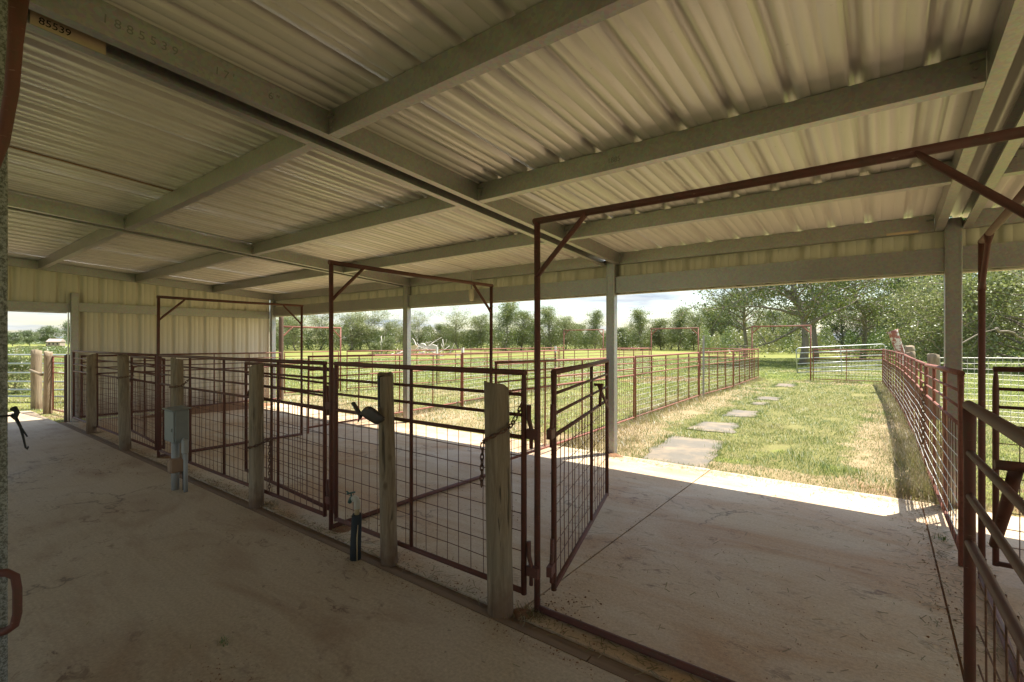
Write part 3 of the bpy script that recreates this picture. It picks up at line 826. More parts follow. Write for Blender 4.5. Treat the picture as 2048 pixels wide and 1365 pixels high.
P5 = wood_post(-8.42, 2.09, 0.068, 1.31, 'wooden post second from the left doorway', (-0.10, 0), seed=5)
P6 = wood_post(-10.4, 2.13, 0.066, 1.29, 'wooden post nearest the left doorway column', (0.0, 0), seed=6)
GP = 'wooden posts outside the doorway'
wood_post(-15.5, 2.2, 0.10, 1.36, 'larger of two wooden posts outside the left doorway', (-0.02, 0), G, group=GP, seed=7)
wood_post(-14.35, 2.21, 0.075, 1.34, 'slimmer of two wooden posts outside the left doorway', (0.05, 0), G, group=GP, seed=8)
mb = MB(); mb.path([(-15.5, 2.09, 0.86), (-14.36, 2.12, 0.80)], 0.03, 8)
tag(mb.obj('wooden_crosspiece', 'weathered_wood'), 'short wooden pole lashed across the two posts outside the doorway', 'pole')
GR = 'wooden posts beyond the right fence'
wood_post(0.62, 17.9, 0.11, 1.44, 'square topped wooden post by the leaning painted pole', (0, 0), G, group=GR, seed=9)
wood_post(0.62, 14.6, 0.085, 1.32, 'leaning grey wooden post left of the wire fence', (-0.10, 0), G, group=GR, seed=10)
wood_post(0.82, 13.0, 0.10, 1.30, 'wooden post where the galvanized wire fence starts', (0, 0), G, group=GR, seed=11)
mb = MB(); mb.path([(0.75, 19.4, G), (0.52, 19.3, 0.9), (0.27, 19.2, 1.78), (0.24, 19.2, 1.86)], [0.115, 0.115, 0.125, 0.16], 14)
o = thing('leaning_pole', 'leaning post with flaking white paint beside the right fence', 'post', (0.75, 19.4, G)); q = mb.obj('shaft', 'flaky_paint', o); q.location = (-0.75, -19.4, -G)
wood_post(-12.72, 6.5, 0.06, 2.3, 'tall dark brown post just outside the end wall corner', (0, 0), G, 'dark_wood_post', group='poles in the grass', seed=12, name='tall_post')
wood_post(-12.62, 2.22, 0.045, 1.30, 'dark thin post against the left doorway jamb', (0, 0), G, 'dark_wood_post', group='poles in the grass', seed=13, name='thin_post')
def t_post(x, y, h, label, tip=0.0, mat='conduit_grey'):
    t_ = thing('fence_stake', label, 'stake', (x, y, G), 0.3, 'metal fence stakes')
    mb = MB(); mb.box((0, 0, h / 2), (0.05, 0.012, h)); mb.box((0, 0.022, h / 2), (0.012, 0.03, h)); mb.obj('stem', mat, t_)
    if tip:
        mb = MB(); mb.box((0, 0.008, h + 0.0 - tip / 2), (0.058, 0.05, tip)); mb.obj('tip', 'white_board', t_)
t_post(-3.93, 13.85, 1.75, 'tall grey pole standing in the alley left fence', 0, 'conduit_grey')
t_post(-8.98, 14.2, 1.42, 'dark fence stake with a white tip in the second divider', 0.22, 'dark_wood_post')
t_post(-12.9, 12.35, 1.38, 'dark fence stake with a white tip in the farthest divider', 0.26, 'dark_wood_post')
t_post(-8.05, 8.55, 1.42, 'rusty fence stake with white wire ties in the second divider', 0.12, 'red_pipe_faded')

# welded wire field fence on the right
ff = thing('wire_fence', 'galvanized welded wire fence crossing the yard at right', 'fence', (0.82, 13.0, G), R(-2))
mb = MB()
for i in range(60):
    x = i * 0.1; mb.tube((x, 0, 0.02), (x + random.uniform(-.006, .006), 0, 1.26), 0.0035, n=4, cap=False)
for j in range(13):
    z = 0.04 + j * 0.1; mb.path([(x, 0, z + 0.012 * math.sin(x * 1.7 + j)) for x in np.linspace(0, 5.9, 12)], 0.0035 if j < 12 else 0.007, 4, cap=False)
stuff(mb.obj('wire_mesh', 'pale_wire', ff))
for x in (2.9, 5.9):
    mb = MB(); mb.tube((x, 0.03, -0.05), (x, 0.03, 1.4), 0.03); mb.obj('post', 'conduit_grey', ff)

# ================================================================== hardware
def chain(path, label, step=0.030, rl=0.0155, rw=0.0038, name='chain'):
    t_ = thing(name, label, 'chain', path[0], 0, 'rusty chains')
    # link mesh: a stadium ring
    mb = MB(); pts = []
    for k in range(13):
        a = 2 * math.pi * k / 12
        pts.append((rl * 0.62 * math.cos(a), 0, rl * 1.35 * math.sin(a)))
    mb.path(pts, rw, 6, cap=False); me = mb.mesh('link'); me.materials.append(MATS['rusty_chain'])
    P = [Vector(p) for p in path]; seg = [(P[i + 1] - P[i]).length for i in range(len(P) - 1)]; tot = sum(seg)
    n = int(tot / step); 
    for k in range(n):
        s_ = (k + 0.5) * step; i = 0
        while i < len(seg) - 1 and s_ > seg[i]: s_ -= seg[i]; i += 1
        d = (P[i + 1] - P[i]).normalized(); p = P[i] + d * s_
        o = bpy.data.objects.new('link', me); C.objects.link(o); o.parent = t_
        qn = d.to_track_quat('Z', 'Y'); M = qn.to_matrix().to_4x4() @ Matrix.Rotation((k % 2) * math.pi / 2 + random.uniform(-.3, .3), 4, 'Z')
        M.translation = p - P[0]; o.matrix_local = M
    return t_
def wrap(cx, cy, z0, z1, r, a0, a1, n=18):
    return [(cx + r * math.cos(a0 + (a1 - a0) * i / n), cy + r * math.sin(a0 + (a1 - a0) * i / n), z0 + (z1 - z0) * i / n) for i in range(n + 1)]
w1 = wrap(-1.70, 2.10, 1.06, 0.935, 0.082, R(30), R(-160))
chain([(-1.60, 2.185, 1.17), (-1.612, 2.16, 1.1)] + w1 + [(-1.80, 2.075, 0.93), (-1.803, 2.07, 0.66)], 'rusty chain wrapped round the thick post with its end hanging')
w3 = wrap(-4.56, 2.10, 0.58, 0.52, 0.073, R(20), R(-170))
chain([(-4.42, 2.19, 0.62)] + w3, 'rusty chain round the lower part of the third wooden post')
chain([(-4.45, 2.17, 0.62), (-4.44, 2.16, 0.3), (-4.43, 2.155, 0.12)], 'short rusty chain hanging beside the third wooden post')
w4 = wrap(-6.46, 2.09, 0.98, 1.0, 0.074, R(-150), R(15))
chain(w4 + [(-6.33, 2.17, 1.08)], 'light rusty chain round the post above the electrical box')
w5 = wrap(-8.47, 2.09, 0.99, 1.02, 0.078, R(-160), R(10))
chain(w5 + [(-8.3, 2.17, 1.04)], 'dark chain round the wooden post second from the doorway')
chain([(0.385, 7.45, 1.02), (0.38, 7.42, 0.7), (0.375, 7.4, 0.3)], 'dark chain hanging from the right fence panel', step=0.05, rl=0.026, rw=0.007)

# dark sheet-metal flap with handle on post 2
fl = thing('metal_flap', 'dark bent metal flap with a handle fixed to the wooden post by the tap', 'latch', (-2.655, 2.085, 1.0)); fl.scale = (0.74, 0.9, 0.62)
V = []; F = []; nu, nv = 12, 4
for i in range(nu + 1):
    u = i / nu; a = R(-172) + R(150) * u
    for j in range(nv + 1):
        w = j / nv
        x = -0.25 + 0.34 * u; yy = -0.085 - 0.02 * math.sin(math.pi * u)
        top = 0.10 * math.sin(math.pi * min(1, u * 0.95 + 0.08)) + 0.015; bot = -0.10 * u ** 1.2 * (1 if u < 0.72 else (1 - u) / 0.28 * 0.9 + 0.1) - 0.005
        V.append((x, yy - 0.014 * math.sin(math.pi * w), bot + (top - bot) * w))
for i in range(nu):
    for j in range(nv): F.append((i * (nv + 1) + j, (i + 1) * (nv + 1) + j, (i + 1) * (nv + 1) + j + 1, i * (nv + 1) + j + 1))
m_ = MB(); m_.add(V, F, True); pl = m_.obj('plate', 'dark_steel', fl)
sd = pl.modifiers.new('thickness', 'SOLIDIFY'); sd.thickness = 0.008
mb = MB(); mb.bevel_box((-0.315, -0.085, 0.055), (0.034, 0.03, 0.20), 0.006, Matrix.Rotation(R(-42), 3, 'Y')); mb.obj('handle', 'dark_steel', fl)
mb = MB(); mb.path([(-0.25, -0.085, -0.02), (-0.285, -0.085, -0.05), (-0.3, -0.085, -0.085)], [0.012, 0.009, 0.005], 6); mb.obj('pin', 'dark_steel', fl)
mb = MB(); mb.box((-0.072, -0.01, 0.27), (0.02, 0.05, 0.34)); mb.obj('strap', 'black_rubber', fl)

# water tap
tp = thing('water_tap', 'green hose tap on a white elbow above a black insulated pipe', 'tap', (-2.885, 2.0, 0), R(-8))
mb = MB(); mb.path([(-0.012, 0, 0), (-0.008, 0, 0.12), (0.006, 0, 0.29), (0.008, 0, 0.315)], [0.037, 0.036, 0.034, 0.030], 14); mb.obj('insulation', 'foam_black', tp)
mb = MB(); mb.path([(0.036, -0.012, 0.0), (0.038, -0.014, 0.16), (0.04, -0.008, 0.25)], [0.004, 0.005, 0.003], 6); mb.obj('torn_liner', 'pvc_yellow', tp)
mb = MB(); mb.tube((0.008, 0, 0.30), (0.012, 0, 0.375), 0.0165, n=12); mb.obj('riser', 'pvc_yellow', tp)
mb = MB(); mb.path([(0.012, 0, 0.355), (0.012, 0, 0.36), (0.012, 0, 0.385), (0.010, 0, 0.402), (-0.004, 0, 0.415), (-0.018, 0, 0.415), (-0.035, 0, 0.413)], [0.022, 0.0225, 0.022, 0.021, 0.021, 0.0215, 0.0225], 14); mb.obj('elbow', 'pvc_white', tp)
mb = MB(); mb.path([(-0.03, 0, 0.413), (-0.05, 0, 0.411), (-0.075, 0, 0.405), (-0.088, 0, 0.392), (-0.100, 0, 0.372)], [0.014, 0.019, 0.015, 0.013, 0.014], 10)
mb.tube((-0.065, 0, 0.41), (-0.078, 0, 0.438), 0.006)
tb = mb.obj('tap_body', 'faucet_green', tp)
mb = MB(); mb.path([(-0.105 + 0.026 * 0, -0.02, 0.452)] + [(-0.079 + 0.026 * math.cos(a), 0.026 * math.sin(a), 0.442 + 0.009 * math.cos(a)) for a in np.linspace(math.pi, -math.pi, 11)], 0.006, 6); mb.obj('wheel', 'faucet_green', tb)

# electrical box on conduits
el = thing('electrical_box', 'grey electrical box standing on conduits beside the aisle fence', 'electrical box', (-5.72, 1.83, 0), 0)
mb = MB(); mb.bevel_box((0.0, 0.02, 0.655), (0.26, 0.125, 0.33), 0.008); bx_ = mb.obj('cabinet', 'box_grey', el)
mb = MB(); mb.bevel_box((0.0, -0.050, 0.650), (0.248, 0.014, 0.31), 0.004); mb.bevel_box((0.09, -0.062, 0.62), (0.016, 0.012, 0.035), 0.003); mb.obj('door', 'box_grey', bx_)
mb = MB(); mb.box((0.0, 0.012, 0.826), (0.285, 0.17, 0.010), Matrix.Rotation(R(4), 3, 'X')); mb.obj('rain_hood', 'box_grey', bx_)
mb = MB(); mb.path([(0, 0, 0), (0, 0, 0.49)], 0.035, 14); mb.obj('riser_conduit', 'conduit_grey', el)
mb = MB(); mb.tube((0.085, 0.055, 0), (0.085, 0.055, 0.30), 0.02, n=10); mb.obj('dark_conduit', 'foam_black', el)
mb = MB(); mb.tube((0.08, 0.05, 0.30), (0.08, 0.05, 0.49), 0.017, n=10); mb.obj('fitting', 'conduit_grey', el)
mb = MB(); mb.bevel_box((0.045, -0.01, 0.255), (0.10, 0.125, 0.14), 0.014); mb.obj('outlet_cover', 'box_brown', el)
mb = MB(); mb.tube((0.17, 0.035, 0), (0.17, 0.035, 0.42), 0.019, n=12); mb.obj('side_conduit', 'conduit_grey', el)
mb = MB(); mb.bevel_box((0.17, 0.03, 0.455), (0.055, 0.055, 0.145), 0.01); mb.path([(0.17, 0.035, 0.50), (0.13, 0.03, 0.52), (0.10, 0.02, 0.52)], 0.018, 8); mb.obj('conduit_body', 'conduit_grey', el)

# left edge: pipe gate leaf beside the near column, its brace and handle
lg = thing('pipe_gate_post', 'red pipe gate post with a bent handle at the left edge', 'gate post', (-2.66, 0.235, 0))
mb = MB(); mb.path([(0, 0, 0), (0, 0, 2.2)], 0.021, 12); mb.obj('post', 'red_pipe', lg)
mb = MB(); mb.path([(0.0, 0.0, 2.05), (0.045, 0.045, 2.25), (0.07, 0.066, 2.45), (0.085, 0.073, 2.62), (0.10, 0.082, 2.80)], [0.014, 0.019, 0.021, 0.022, 0.02], 12, flat=[1.0, 1, 1, 1, 1.4]); mb.obj('brace', 'red_pipe', lg)
mb = MB(); mb.path([(0.0, 0.0, 0.635), (0.05, 0.055, 0.635), (0.068, 0.075, 0.618), (0.072, 0.08, 0.57), (0.072, 0.08, 0.48), (0.066, 0.073, 0.435), (0.05, 0.055, 0.418), (0.0, 0.0, 0.40)], 0.0145, 10); mb.obj('handle', 'red_pipe', lg)
co = thing('black_cord', 'black rubber cord knotted to the galvanized column at left', 'cord', (-2.84, 0.33, 1.2)); co.scale = (0.62, 0.62, 0.8)
mb = MB(); mb.path([(-0.01, 0.0, 0.03), (0.02, 0.012, 0.035), (0.035, 0.02, 0.015), (0.02, 0.012, -0.012), (0.0, 0.0, 0.0)], [0.010, 0.014, 0.015, 0.014, 0.010], 8); mb.obj('knot', 'black_rubber', co)
mb = MB(); mb.path([(0.02, 0.015, -0.012), (0.045, 0.035, -0.06), (0.06, 0.045, -0.11), (0.075, 0.055, -0.165), (0.086, 0.062, -0.172), (0.09, 0.066, -0.16)], [0.010, 0.008, 0.006, 0.0055, 0.005, 0.004], 8)
mb.path([(0.045, 0.035, -0.06), (0.065, 0.052, -0.09), (0.078, 0.062, -0.11)], [0.006, 0.005, 0.004], 6); mb.obj('strand', 'black_rubber', co)
mb = MB(); mb.path(wrap(-0.065, -0.068, 0, 0.0, 0.088, R(-60), R(65)), 0.006, 6); mb.obj('loop', 'black_rubber', co)

# white board by the wall
mb = MB(); mb.bevel_box((-11.75, 5.30, 0.52), (0.03, 0.34, 0.72), 0.006, Matrix.Rotation(R(8), 3, 'Y'))
tag(mb.obj('white_board', 'white_board'), 'white board leaning by the end wall pen rail', 'board')

# ================================================================== rubber mats
def mat_piece(pts, label, zt=0.0):
    pts = [Vector((*p, 0)) for p in pts]; out = []
    for i in range(len(pts)):
        a = pts[i]; b = pts[(i + 1) % len(pts)]
        for k in range(9):
            u = k / 9; p = a.lerp(b, u); nrm = Vector((-(b - a).y, (b - a).x, 0)).normalized()
            q = (0.10 * noise.noise(p * 3.0) + 0.05 * noise.noise(p * 14)) * (0.35 + 0.65 * math.sin(math.pi * u))
            out.append(p + nrm * q)
    n = len(out); c = sum(out, Vector()) / n; V = []
    for sc_, z in ((1, -0.03), (1, 0.012), (0.6, 0.016), (0.25, 0.014)):
        for p in out:
            r_ = c + (p - c) * sc_; V.append((r_.x, r_.y, G + z - 0.002 + 0.010 * noise.noise(r_ * 2.0) + zt))
    F = [(i * n + j, i * n + (j + 1) % n, (i + 1) * n + (j + 1) % n, (i + 1) * n + j) for i in range(3) for j in range(n)]
    F.append(tuple(3 * n + j for j in range(n)))
    mb = MB(); mb.add(V, F, False)
    return tag(mb.obj('rubber_mat', 'rubber_mat'), label, 'mat', 'rubber stepping mats in the alley grass')
MATQ = [
    ([(-2.56, 6.12), (-1.70, 6.10), (-1.97, 8.0), (-2.78, 7.95)], 'largest grey rubber mat against the slab edge'),
    ([(-2.78, 8.72), (-2.0, 8.82), (-2.18, 9.95), (-2.76, 9.75)], 'grey rubber mat second from the slab'),
    ([(-2.68, 10.75), (-2.08, 10.95), (-2.18, 11.95), (-2.72, 11.9)], 'grey rubber mat third from the slab'),
    ([(-2.62, 13.2), (-2.28, 13.25), (-2.30, 13.8), (-2.66, 13.8)], 'small scrap of rubber mat showing through grass'),
    ([(-2.75, 14.3), (-2.2, 14.5), (-2.25, 15.3), (-2.8, 15.2)], 'narrow grey rubber mat half way down the alley'),
    ([(-3.05, 19.0), (-2.45, 19.1), (-2.55, 20.5), (-3.1, 20.5)], 'farthest grey rubber mat near the alley end frame'),
]
for p, l in MATQ: mat_piece(p, l)

# ================================================================== trees and plants
def leaf_quads(cent, size, rng, tri=False, aspect=0.55):
    n = len(cent)
    d = rng.normal(size=(n, 3)); d /= np.linalg.norm(d, axis=1)[:, None]
    e = rng.normal(size=(n, 3)); e -= (e * d).sum(1)[:, None] * d; e /= np.linalg.norm(e, axis=1)[:, None]
    s_ = size * rng.uniform(0.6, 1.35, n)[:, None]
    a = cent - d * s_ * 0.5; b = cent + e * s_ * aspect * 0.5; c = cent + d * s_ * 0.5; f = cent - e * s_ * aspect * 0.5
    if tri:
        V = np.stack([a, b + d * s_ * 0.1, c], 1).reshape(-1, 3); F = np.arange(3 * n).reshape(n, 3)
        return V, F, 3
    V = np.stack([a, b, c, f], 1).reshape(-1, 3); F = np.arange(4 * n).reshape(n, 4)
    return V, F, 4

def grow(seed, h, spread, tr, n_br=22, first=0.3, per=26, sig=0.4, leaf=0.16, up=0.5, sub=5, lean=0.0, shape='round', tri=False):
    rng = np.random.default_rng(seed); mb = MB(); cents = []; shade = []
    k = 9; P = []; off = np.zeros(2)
    for i in range(k):
        u = i / (k - 1); off = off + rng.normal(0, 0.018 * h, 2) * (u > 0)
        P.append((off[0] + lean * u * h * 0.3, off[1], h * 0.94 * u - 0.1 * (i == 0)))
    mb.path(P, [tr * (1.25 if i == 0 else 1.0) * (1 - 0.9 * (i / (k - 1)) ** 0.85) + 0.01 for i in range(k)], 9)
    Pn = np.array(P)
    for b in range(n_br):
        u = first + (0.97 - first) * (b + rng.uniform(0, 1)) / n_br
        i = min(k - 2, int(u * (k - 1))); base = Pn[i] + (Pn[i + 1] - Pn[i]) * (u * (k - 1) - i)
        prof = {'round': math.sin(math.pi * min(1, 0.18 + 0.82 * (u - first) / (1 - first))) ** 0.7,
                'cone': 1.08 - (u - first) / (1 - first), 'vase': 0.35 + 0.65 * (u - first) / (1 - first)}[shape]
        ln = spread * prof * rng.uniform(0.65, 1.2) + 0.25
        az = b * 2.39996 + rng.uniform(-0.5, 0.5); el_ = up * rng.uniform(0.3, 1.4)
        d = np.array([math.cos(az) * math.cos(el_), math.sin(az) * math.cos(el_), math.sin(el_)])
        pts = [base]; 
        for q in range(4):
            d = d + rng.normal(0, 0.22, 3) + np.array([0, 0, 0.06]); d /= np.linalg.norm(d)
            pts.append(pts[-1] + d * ln / 4)
        r0 = tr * (1 - 0.85 * u) * 0.55 + 0.012
        mb.path(pts, [r0, r0 * .75, r0 * .5, r0 * .3, r0 * .12 + .004], 5, cap=False)
        tone = rng.normal(0.5, 0.13)
        for q in range(sub):
            j = rng.integers(1, 5); st_ = pts[j] if j == 4 else pts[j] * 0.6 + pts[min(4, j + 1)] * 0.4
            dd = d * 0.4 + rng.normal(0, 0.75, 3); dd /= np.linalg.norm(dd)
            l2 = ln * rng.uniform(0.15, 0.42); e_ = st_ + dd * l2
            mb.path([st_, (st_ + e_) / 2 + rng.normal(0, 0.05, 3), e_], [r0 * .3 + .003, r0 * .2 + .003, .004], 4, cap=False)
            m = int(per * rng.uniform(0.5, 1.5))
            w = rng.uniform(0.15, 1.1, m)[:, None]
            cents.append(st_ + (e_ - st_) * w + rng.normal(0, sig, (m, 3)) * np.array([1, 1, 0.75]))
            shade.append(np.full(m, tone + rng.normal(0, 0.09)))
    ct = np.concatenate(cents); sh = np.concatenate(shade)
    V, F, kk = leaf_quads(ct, leaf, rng, tri)
    rnd = np.clip(np.repeat(sh + rng.normal(0, 0.17, len(sh)), kk), 0, 1)
    return mb.mesh('trunk'), np_mesh('crown', V, F, rnd)

TV = {}
def variant(key, leafm, **kw):
    tm, cm = grow(**kw); tm.materials.append(MATS['bark']); cm.materials.append(MATS[leafm]); TV[key] = (tm, cm)
def tree(key, x, y, sc=1.0, rz=0.0, label='', group=None, cat='tree', name='tree', sz=None):
    t_ = thing(name, label, cat, (x, y, G), rz, group); t_.scale = (sc, sc, sz or sc)
    for nm, me in zip(('trunk', 'crown'), TV[key]):
        o = bpy.data.objects.new(nm, me); C.objects.link(o); o.parent = t_
    return t_
S_, C_ = math.sin(R(37.434)), math.cos(R(37.434))
def at(b, d):
    """ground point at bearing b (tangent right of the camera axis) and depth d"""
    s_ = b * d
    return (-S_ * d + C_ * s_, C_ * d + S_ * s_)
BR = lambda px: (px - 1024) / 968.0
variant('oak', 'leaf_oak', seed=3, h=13.0, spread=6.8, tr=0.24, n_br=46, first=0.20, per=56, sig=0.42, leaf=0.165, up=0.42, sub=8)
variant('oak2', 'leaf_oak', seed=5, h=12.0, spread=5.6, tr=0.20, n_br=40, first=0.22, per=54, sig=0.42, leaf=0.165, up=0.5, sub=8)
variant('dark', 'leaf_dark', seed=11, h=12.5, spread=4.0, tr=0.17, n_br=40, first=0.22, per=60, sig=0.42, leaf=0.18, up=0.75, sub=7)
variant('low', 'leaf_pale', seed=13, h=5.2, spread=4.2, tr=0.14, n_br=34, first=0.05, per=62, sig=0.32, leaf=0.15, up=0.35, sub=8)
variant('b1', 'leaf_pale', seed=21, h=8, spread=3.4, tr=0.12, n_br=34, first=0.12, per=44, sig=0.42, leaf=0.24, up=0.85, sub=7, tri=True)
variant('b2', 'leaf_mid', seed=22, h=8, spread=2.9, tr=0.11, n_br=36, first=0.08, per=42, sig=0.40, leaf=0.24, up=1.0, sub=7, tri=True)
variant('b3', 'leaf_pale', seed=23, h=8, spread=4.0, tr=0.13, n_br=30, first=0.22, per=38, sig=0.45, leaf=0.24, up=0.75, sub=7, shape='vase', tri=True)
variant('b4', 'leaf_oak', seed=24, h=8, spread=3.2, tr=0.12, n_br=36, first=0.08, per=44, sig=0.42, leaf=0.24, up=0.8, sub=7, tri=True)
variant('b5', 'leaf_brush', seed=25, h=3.2, spread=2.4, tr=0.05, n_br=26, first=0.03, per=62, sig=0.30, leaf=0.22, up=0.6, sub=6, tri=True)
variant('f1', 'leaf_far', seed=26, h=9, spread=5.0, tr=0.2, n_br=30, first=0.12, per=52, sig=0.55, leaf=0.6, up=0.5, sub=6, tri=True)

TG = 'trees behind the pens'
x, y = at(BR(1607), 33); tree('oak', x, y, 1.0, 0.3, 'large spreading oak whose trunk shows behind the silver gate', TG)
x, y = at(BR(1632), 39); tree('oak2', x, y, 1.08, 2.0, 'second oak just right of and behind the largest oak', TG)
x, y = at(BR(1490), 50); tree('oak2', x, y, 1.05, 4.1, 'tall oak left of the alley end frame', TG)
x, y = at(BR(1725), 44); tree('oak', x, y, 0.92, 1.4, 'oak above the leaning painted post', TG)
x, y = at(BR(1868), 44); tree('dark', x, y, 1.1, 0.5, 'dark green tree left of the right steel column', TG)
x, y = at(BR(1830), 52); tree('dark', x, y, 1.05, 2.6, 'dark green tree set back behind the other dark tree', TG)
x, y = at(BR(1960), 47); tree('oak2', x, y, 1.0, 5.0, 'airy tree right of the right steel column', TG)
x, y = at(BR(2070), 42); tree('dark', x, y, 1.1, 3.3, 'tall tree cut by the right edge of the view', TG)
LG = 'low leafy trees at the right'
x, y = at(BR(1875), 33); tree('low', x, y, 0.92, 0.2, 'low pale green tree left of the right steel column', LG)
x, y = at(BR(1965), 28); tree('low', x, y, 0.98, 2.4, 'fallen leafy tree right of the right steel column', LG)
x, y = at(BR(2060), 25); tree('low', x, y, 1.0, 4.4, 'pale leafy tree at the right edge behind the wire fence', LG)
for (pa, da, pb, db, za, zb, r_, lab) in ((1885, 27, 1838, 27, 0.9, 1.75, 0.032, 'bare grey branch lying left of the right column'),
                                     (1915, 24, 2000, 24, 1.2, 2.15, 0.045, 'bare grey limb arching right of the right column'),
                                     (1990, 23, 2070, 23, 2.1, 1.2, 0.065, 'thick bare limb of the fallen tree at right edge')):
    a = at(BR(pa), da); b = at(BR(pb), db); mb = MB(); pts = []
    for k in range(8):
        u = k / 7; pts.append((a[0] + (b[0] - a[0]) * u + random.uniform(-.08, .08), a[1] + (b[1] - a[1]) * u, za + (zb - za) * u + 0.25 * math.sin(math.pi * u) + random.uniform(-.08, .08)))
    mb.path(pts, [r_ * (1 - 0.6 * k / 7) for k in range(8)], 7)
    q = pts[4]; mb.path([q, (q[0] + 0.3, q[1], q[2] + 0.35), (q[0] + 0.45, q[1], q[2] + 0.8)], [r_ * .5, r_ * .35, r_ * .15], 5)
    tag(mb.obj('bare_branch', 'bark'), lab, 'branch', 'bare limbs of the fallen tree')

ORD = ('first second third fourth fifth sixth seventh eighth ninth tenth eleventh twelfth thirteenth fourteenth fifteenth sixteenth seventeenth eighteenth nineteenth twentieth '
       'twenty-first twenty-second twenty-third twenty-fourth').split()
# far hedgerow, ~85-105 m: bearing px, depth, height, width factor, kind
HR = [(552, 92, 6.8, 1.15, 'b3', 'pale tree just right of the end wall corner post'), (592, 88, 7.2, 1.1, 'b1', 'tree with a light trunk inside the outdoor frame'),
      (640, 94, 6.6, 1.1, 'b3', 'tree just left of the middle pipe frame post'), (700, 92, 7.0, 1.25, 'b1', 'broad pale tree between middle frame post and third column'),
      (742, 95, 7.0, 1.2, 'b3', 'tree immediately left of the third steel column'), (785, 97, 5.4, 1.0, 'b1', 'short tree behind the third steel column'),
      (832, 93, 7.0, 0.8, 'b3', 'slim tree right of the third steel column above the brush pile'), (880, 98, 4.6, 1.1, 'b4', 'low dark tree right of the brush pile'),
      (918, 92, 6.6, 1.1, 'b3', 'open crowned tree left of the middle frame far post'), (962, 94, 6.2, 1.0, 'b1', 'open crowned tree at the middle frame far post'),
      (1012, 88, 8.6, 0.95, 'b2', 'tall upright tree between the middle frame and alley frame posts'), (1042, 91, 8.3, 0.95, 'b4', 'tall tree touching the alley frame left post'),
      (1100, 92, 7.2, 1.0, 'b2', 'tree just right of the alley frame left post'), (1130, 95, 6.6, 0.9, 'b1', 'tree above the leftmost far pipe frame'),
      (1160, 110, 5.2, 1.0, 'b4', 'small round tree inside the leftmost far pipe frame'), (1190, 93, 7.3, 0.75, 'b2', 'slender tree left of the second steel column'),
      (1243, 96, 5.0, 1.1, 'b4', 'dark low tree touching the second steel column'), (1282, 90, 6.6, 1.0, 'b2', 'tree right of the second steel column'),
      (1322, 94, 6.2, 1.0, 'b4', 'dark tree over the middle far frame left post'), (1358, 88, 7.2, 1.0, 'b2', 'tree over the middle far frame'),
      (1388, 92, 6.8, 0.9, 'b1', 'tree over the middle far frame right post'), (1428, 84, 8.6, 1.0, 'b2', 'taller tree right of the tall grey pole'),
      (1465, 86, 8.8, 1.0, 'b4', 'tall dark tree left of the alley end frame'), (1540, 80, 7.0, 1.2, 'b4', 'dark tree inside the alley end frame'),
      (1590, 84, 7.0, 1.1, 'b1', 'tree seen through the alley end frame right side'), (1680, 70, 8.0, 1.1, 'b4', 'dark tree behind the silver gate'),
      (1760, 68, 8.0, 1.1, 'b2', 'tree behind the leaning painted post'), (1830, 66, 9.0, 1.2, 'b4', 'dark backdrop tree over the right fence'),
      (1910, 66, 9.0, 1.2, 'b4', 'dark backdrop tree behind the right steel column'), (1990, 60, 8.5, 1.2, 'b2', 'backdrop tree right of the right frame post'),
      (2060, 60, 8.5, 1.2, 'b4', 'backdrop tree at the right edge')]
for i, (px, d, h, wf, key, lab) in enumerate(HR):
    x, y = at(BR(px), d); tree(key, x, y, h / 8.0 * wf * 1.3, i * 1.37, lab, 'hedgerow trees beyond the pasture', sz=h / 8.0 * (1.0, 0.86, 1.1, 0.93, 1.04)[i % 5])
FILL = [(535, 103, 6.4), (575, 106, 6.0), (618, 104, 6.6), (665, 106, 6.2), (722, 104, 6.6), (765, 107, 5.6), (808, 106, 5.6), (858, 106, 4.6), (900, 104, 5.4), (942, 105, 5.8), (985, 104, 6.4), (1065, 104, 6.6),
        (1115, 106, 5.8), (1150, 108, 5.0), (1176, 106, 5.0), (1215, 108, 5.2), (1262, 104, 5.4), (1302, 106, 5.6), (1340, 104, 6.0), (1374, 106, 6.4), (1408, 102, 7.0), (1446, 100, 7.6), (1510, 98, 7.0), (1566, 98, 6.8)]
for i, (px, d, h) in enumerate(FILL):
    x, y = at(BR(px), d); tree(('b1', 'b4', 'b3', 'b2')[i % 4], x, y, h / 8.0 * 1.5, i * 2.2, 'tree in the back row of the hedgerow, %s from the left' % ORD[i], 'hedgerow trees beyond the pasture', sz=h / 8.0 * (0.72, 0.95, 0.62, 0.84, 0.7)[i % 5])
# the thicket under them reads as one mass
def thicket(name, px0, px1, d0, d1, n, h, leafm, leaf, label, ztop=None, seed=0):
    rng = np.random.default_rng(seed); b = rng.uniform(BR(px0), BR(px1), n); d = rng.uniform(d0, d1, n)
    nb = int((px1 - px0) / 14) + 2; cen = rng.uniform(BR(px0), BR(px1), nb); ht = rng.uniform(0.55, 1.15, nb) * h; wd = rng.uniform(8, 22, nb) / 968
    hh = np.max(ht[None, :] * np.exp(-((b[:, None] - cen[None, :]) / wd[None, :]) ** 2), axis=1) + 0.35 * h
    z = hh * rng.uniform(0, 1, n) ** 0.8; s_ = b * d
    ct = np.stack([-S_ * d + C_ * s_, C_ * d + S_ * s_, z + G], 1)
    V, F, k = leaf_quads(ct, leaf, rng, True)
    tone = 0.5 + 0.35 * np.sin(b * 90 + 3 * np.sin(b * 31)) * 0.6
    rnd = np.clip(np.repeat(tone + rng.normal(0, 0.2, n), k), 0, 1)
    me = np_mesh(name, V, F, rnd); return stuff(link(name, me, leafm), label, 'undergrowth')
thicket('thicket', 530, 1480, 92, 104, 130000, 3.8, 'leaf_brush', 0.30, 'tangled green undergrowth along the foot of the hedgerow', seed=1)
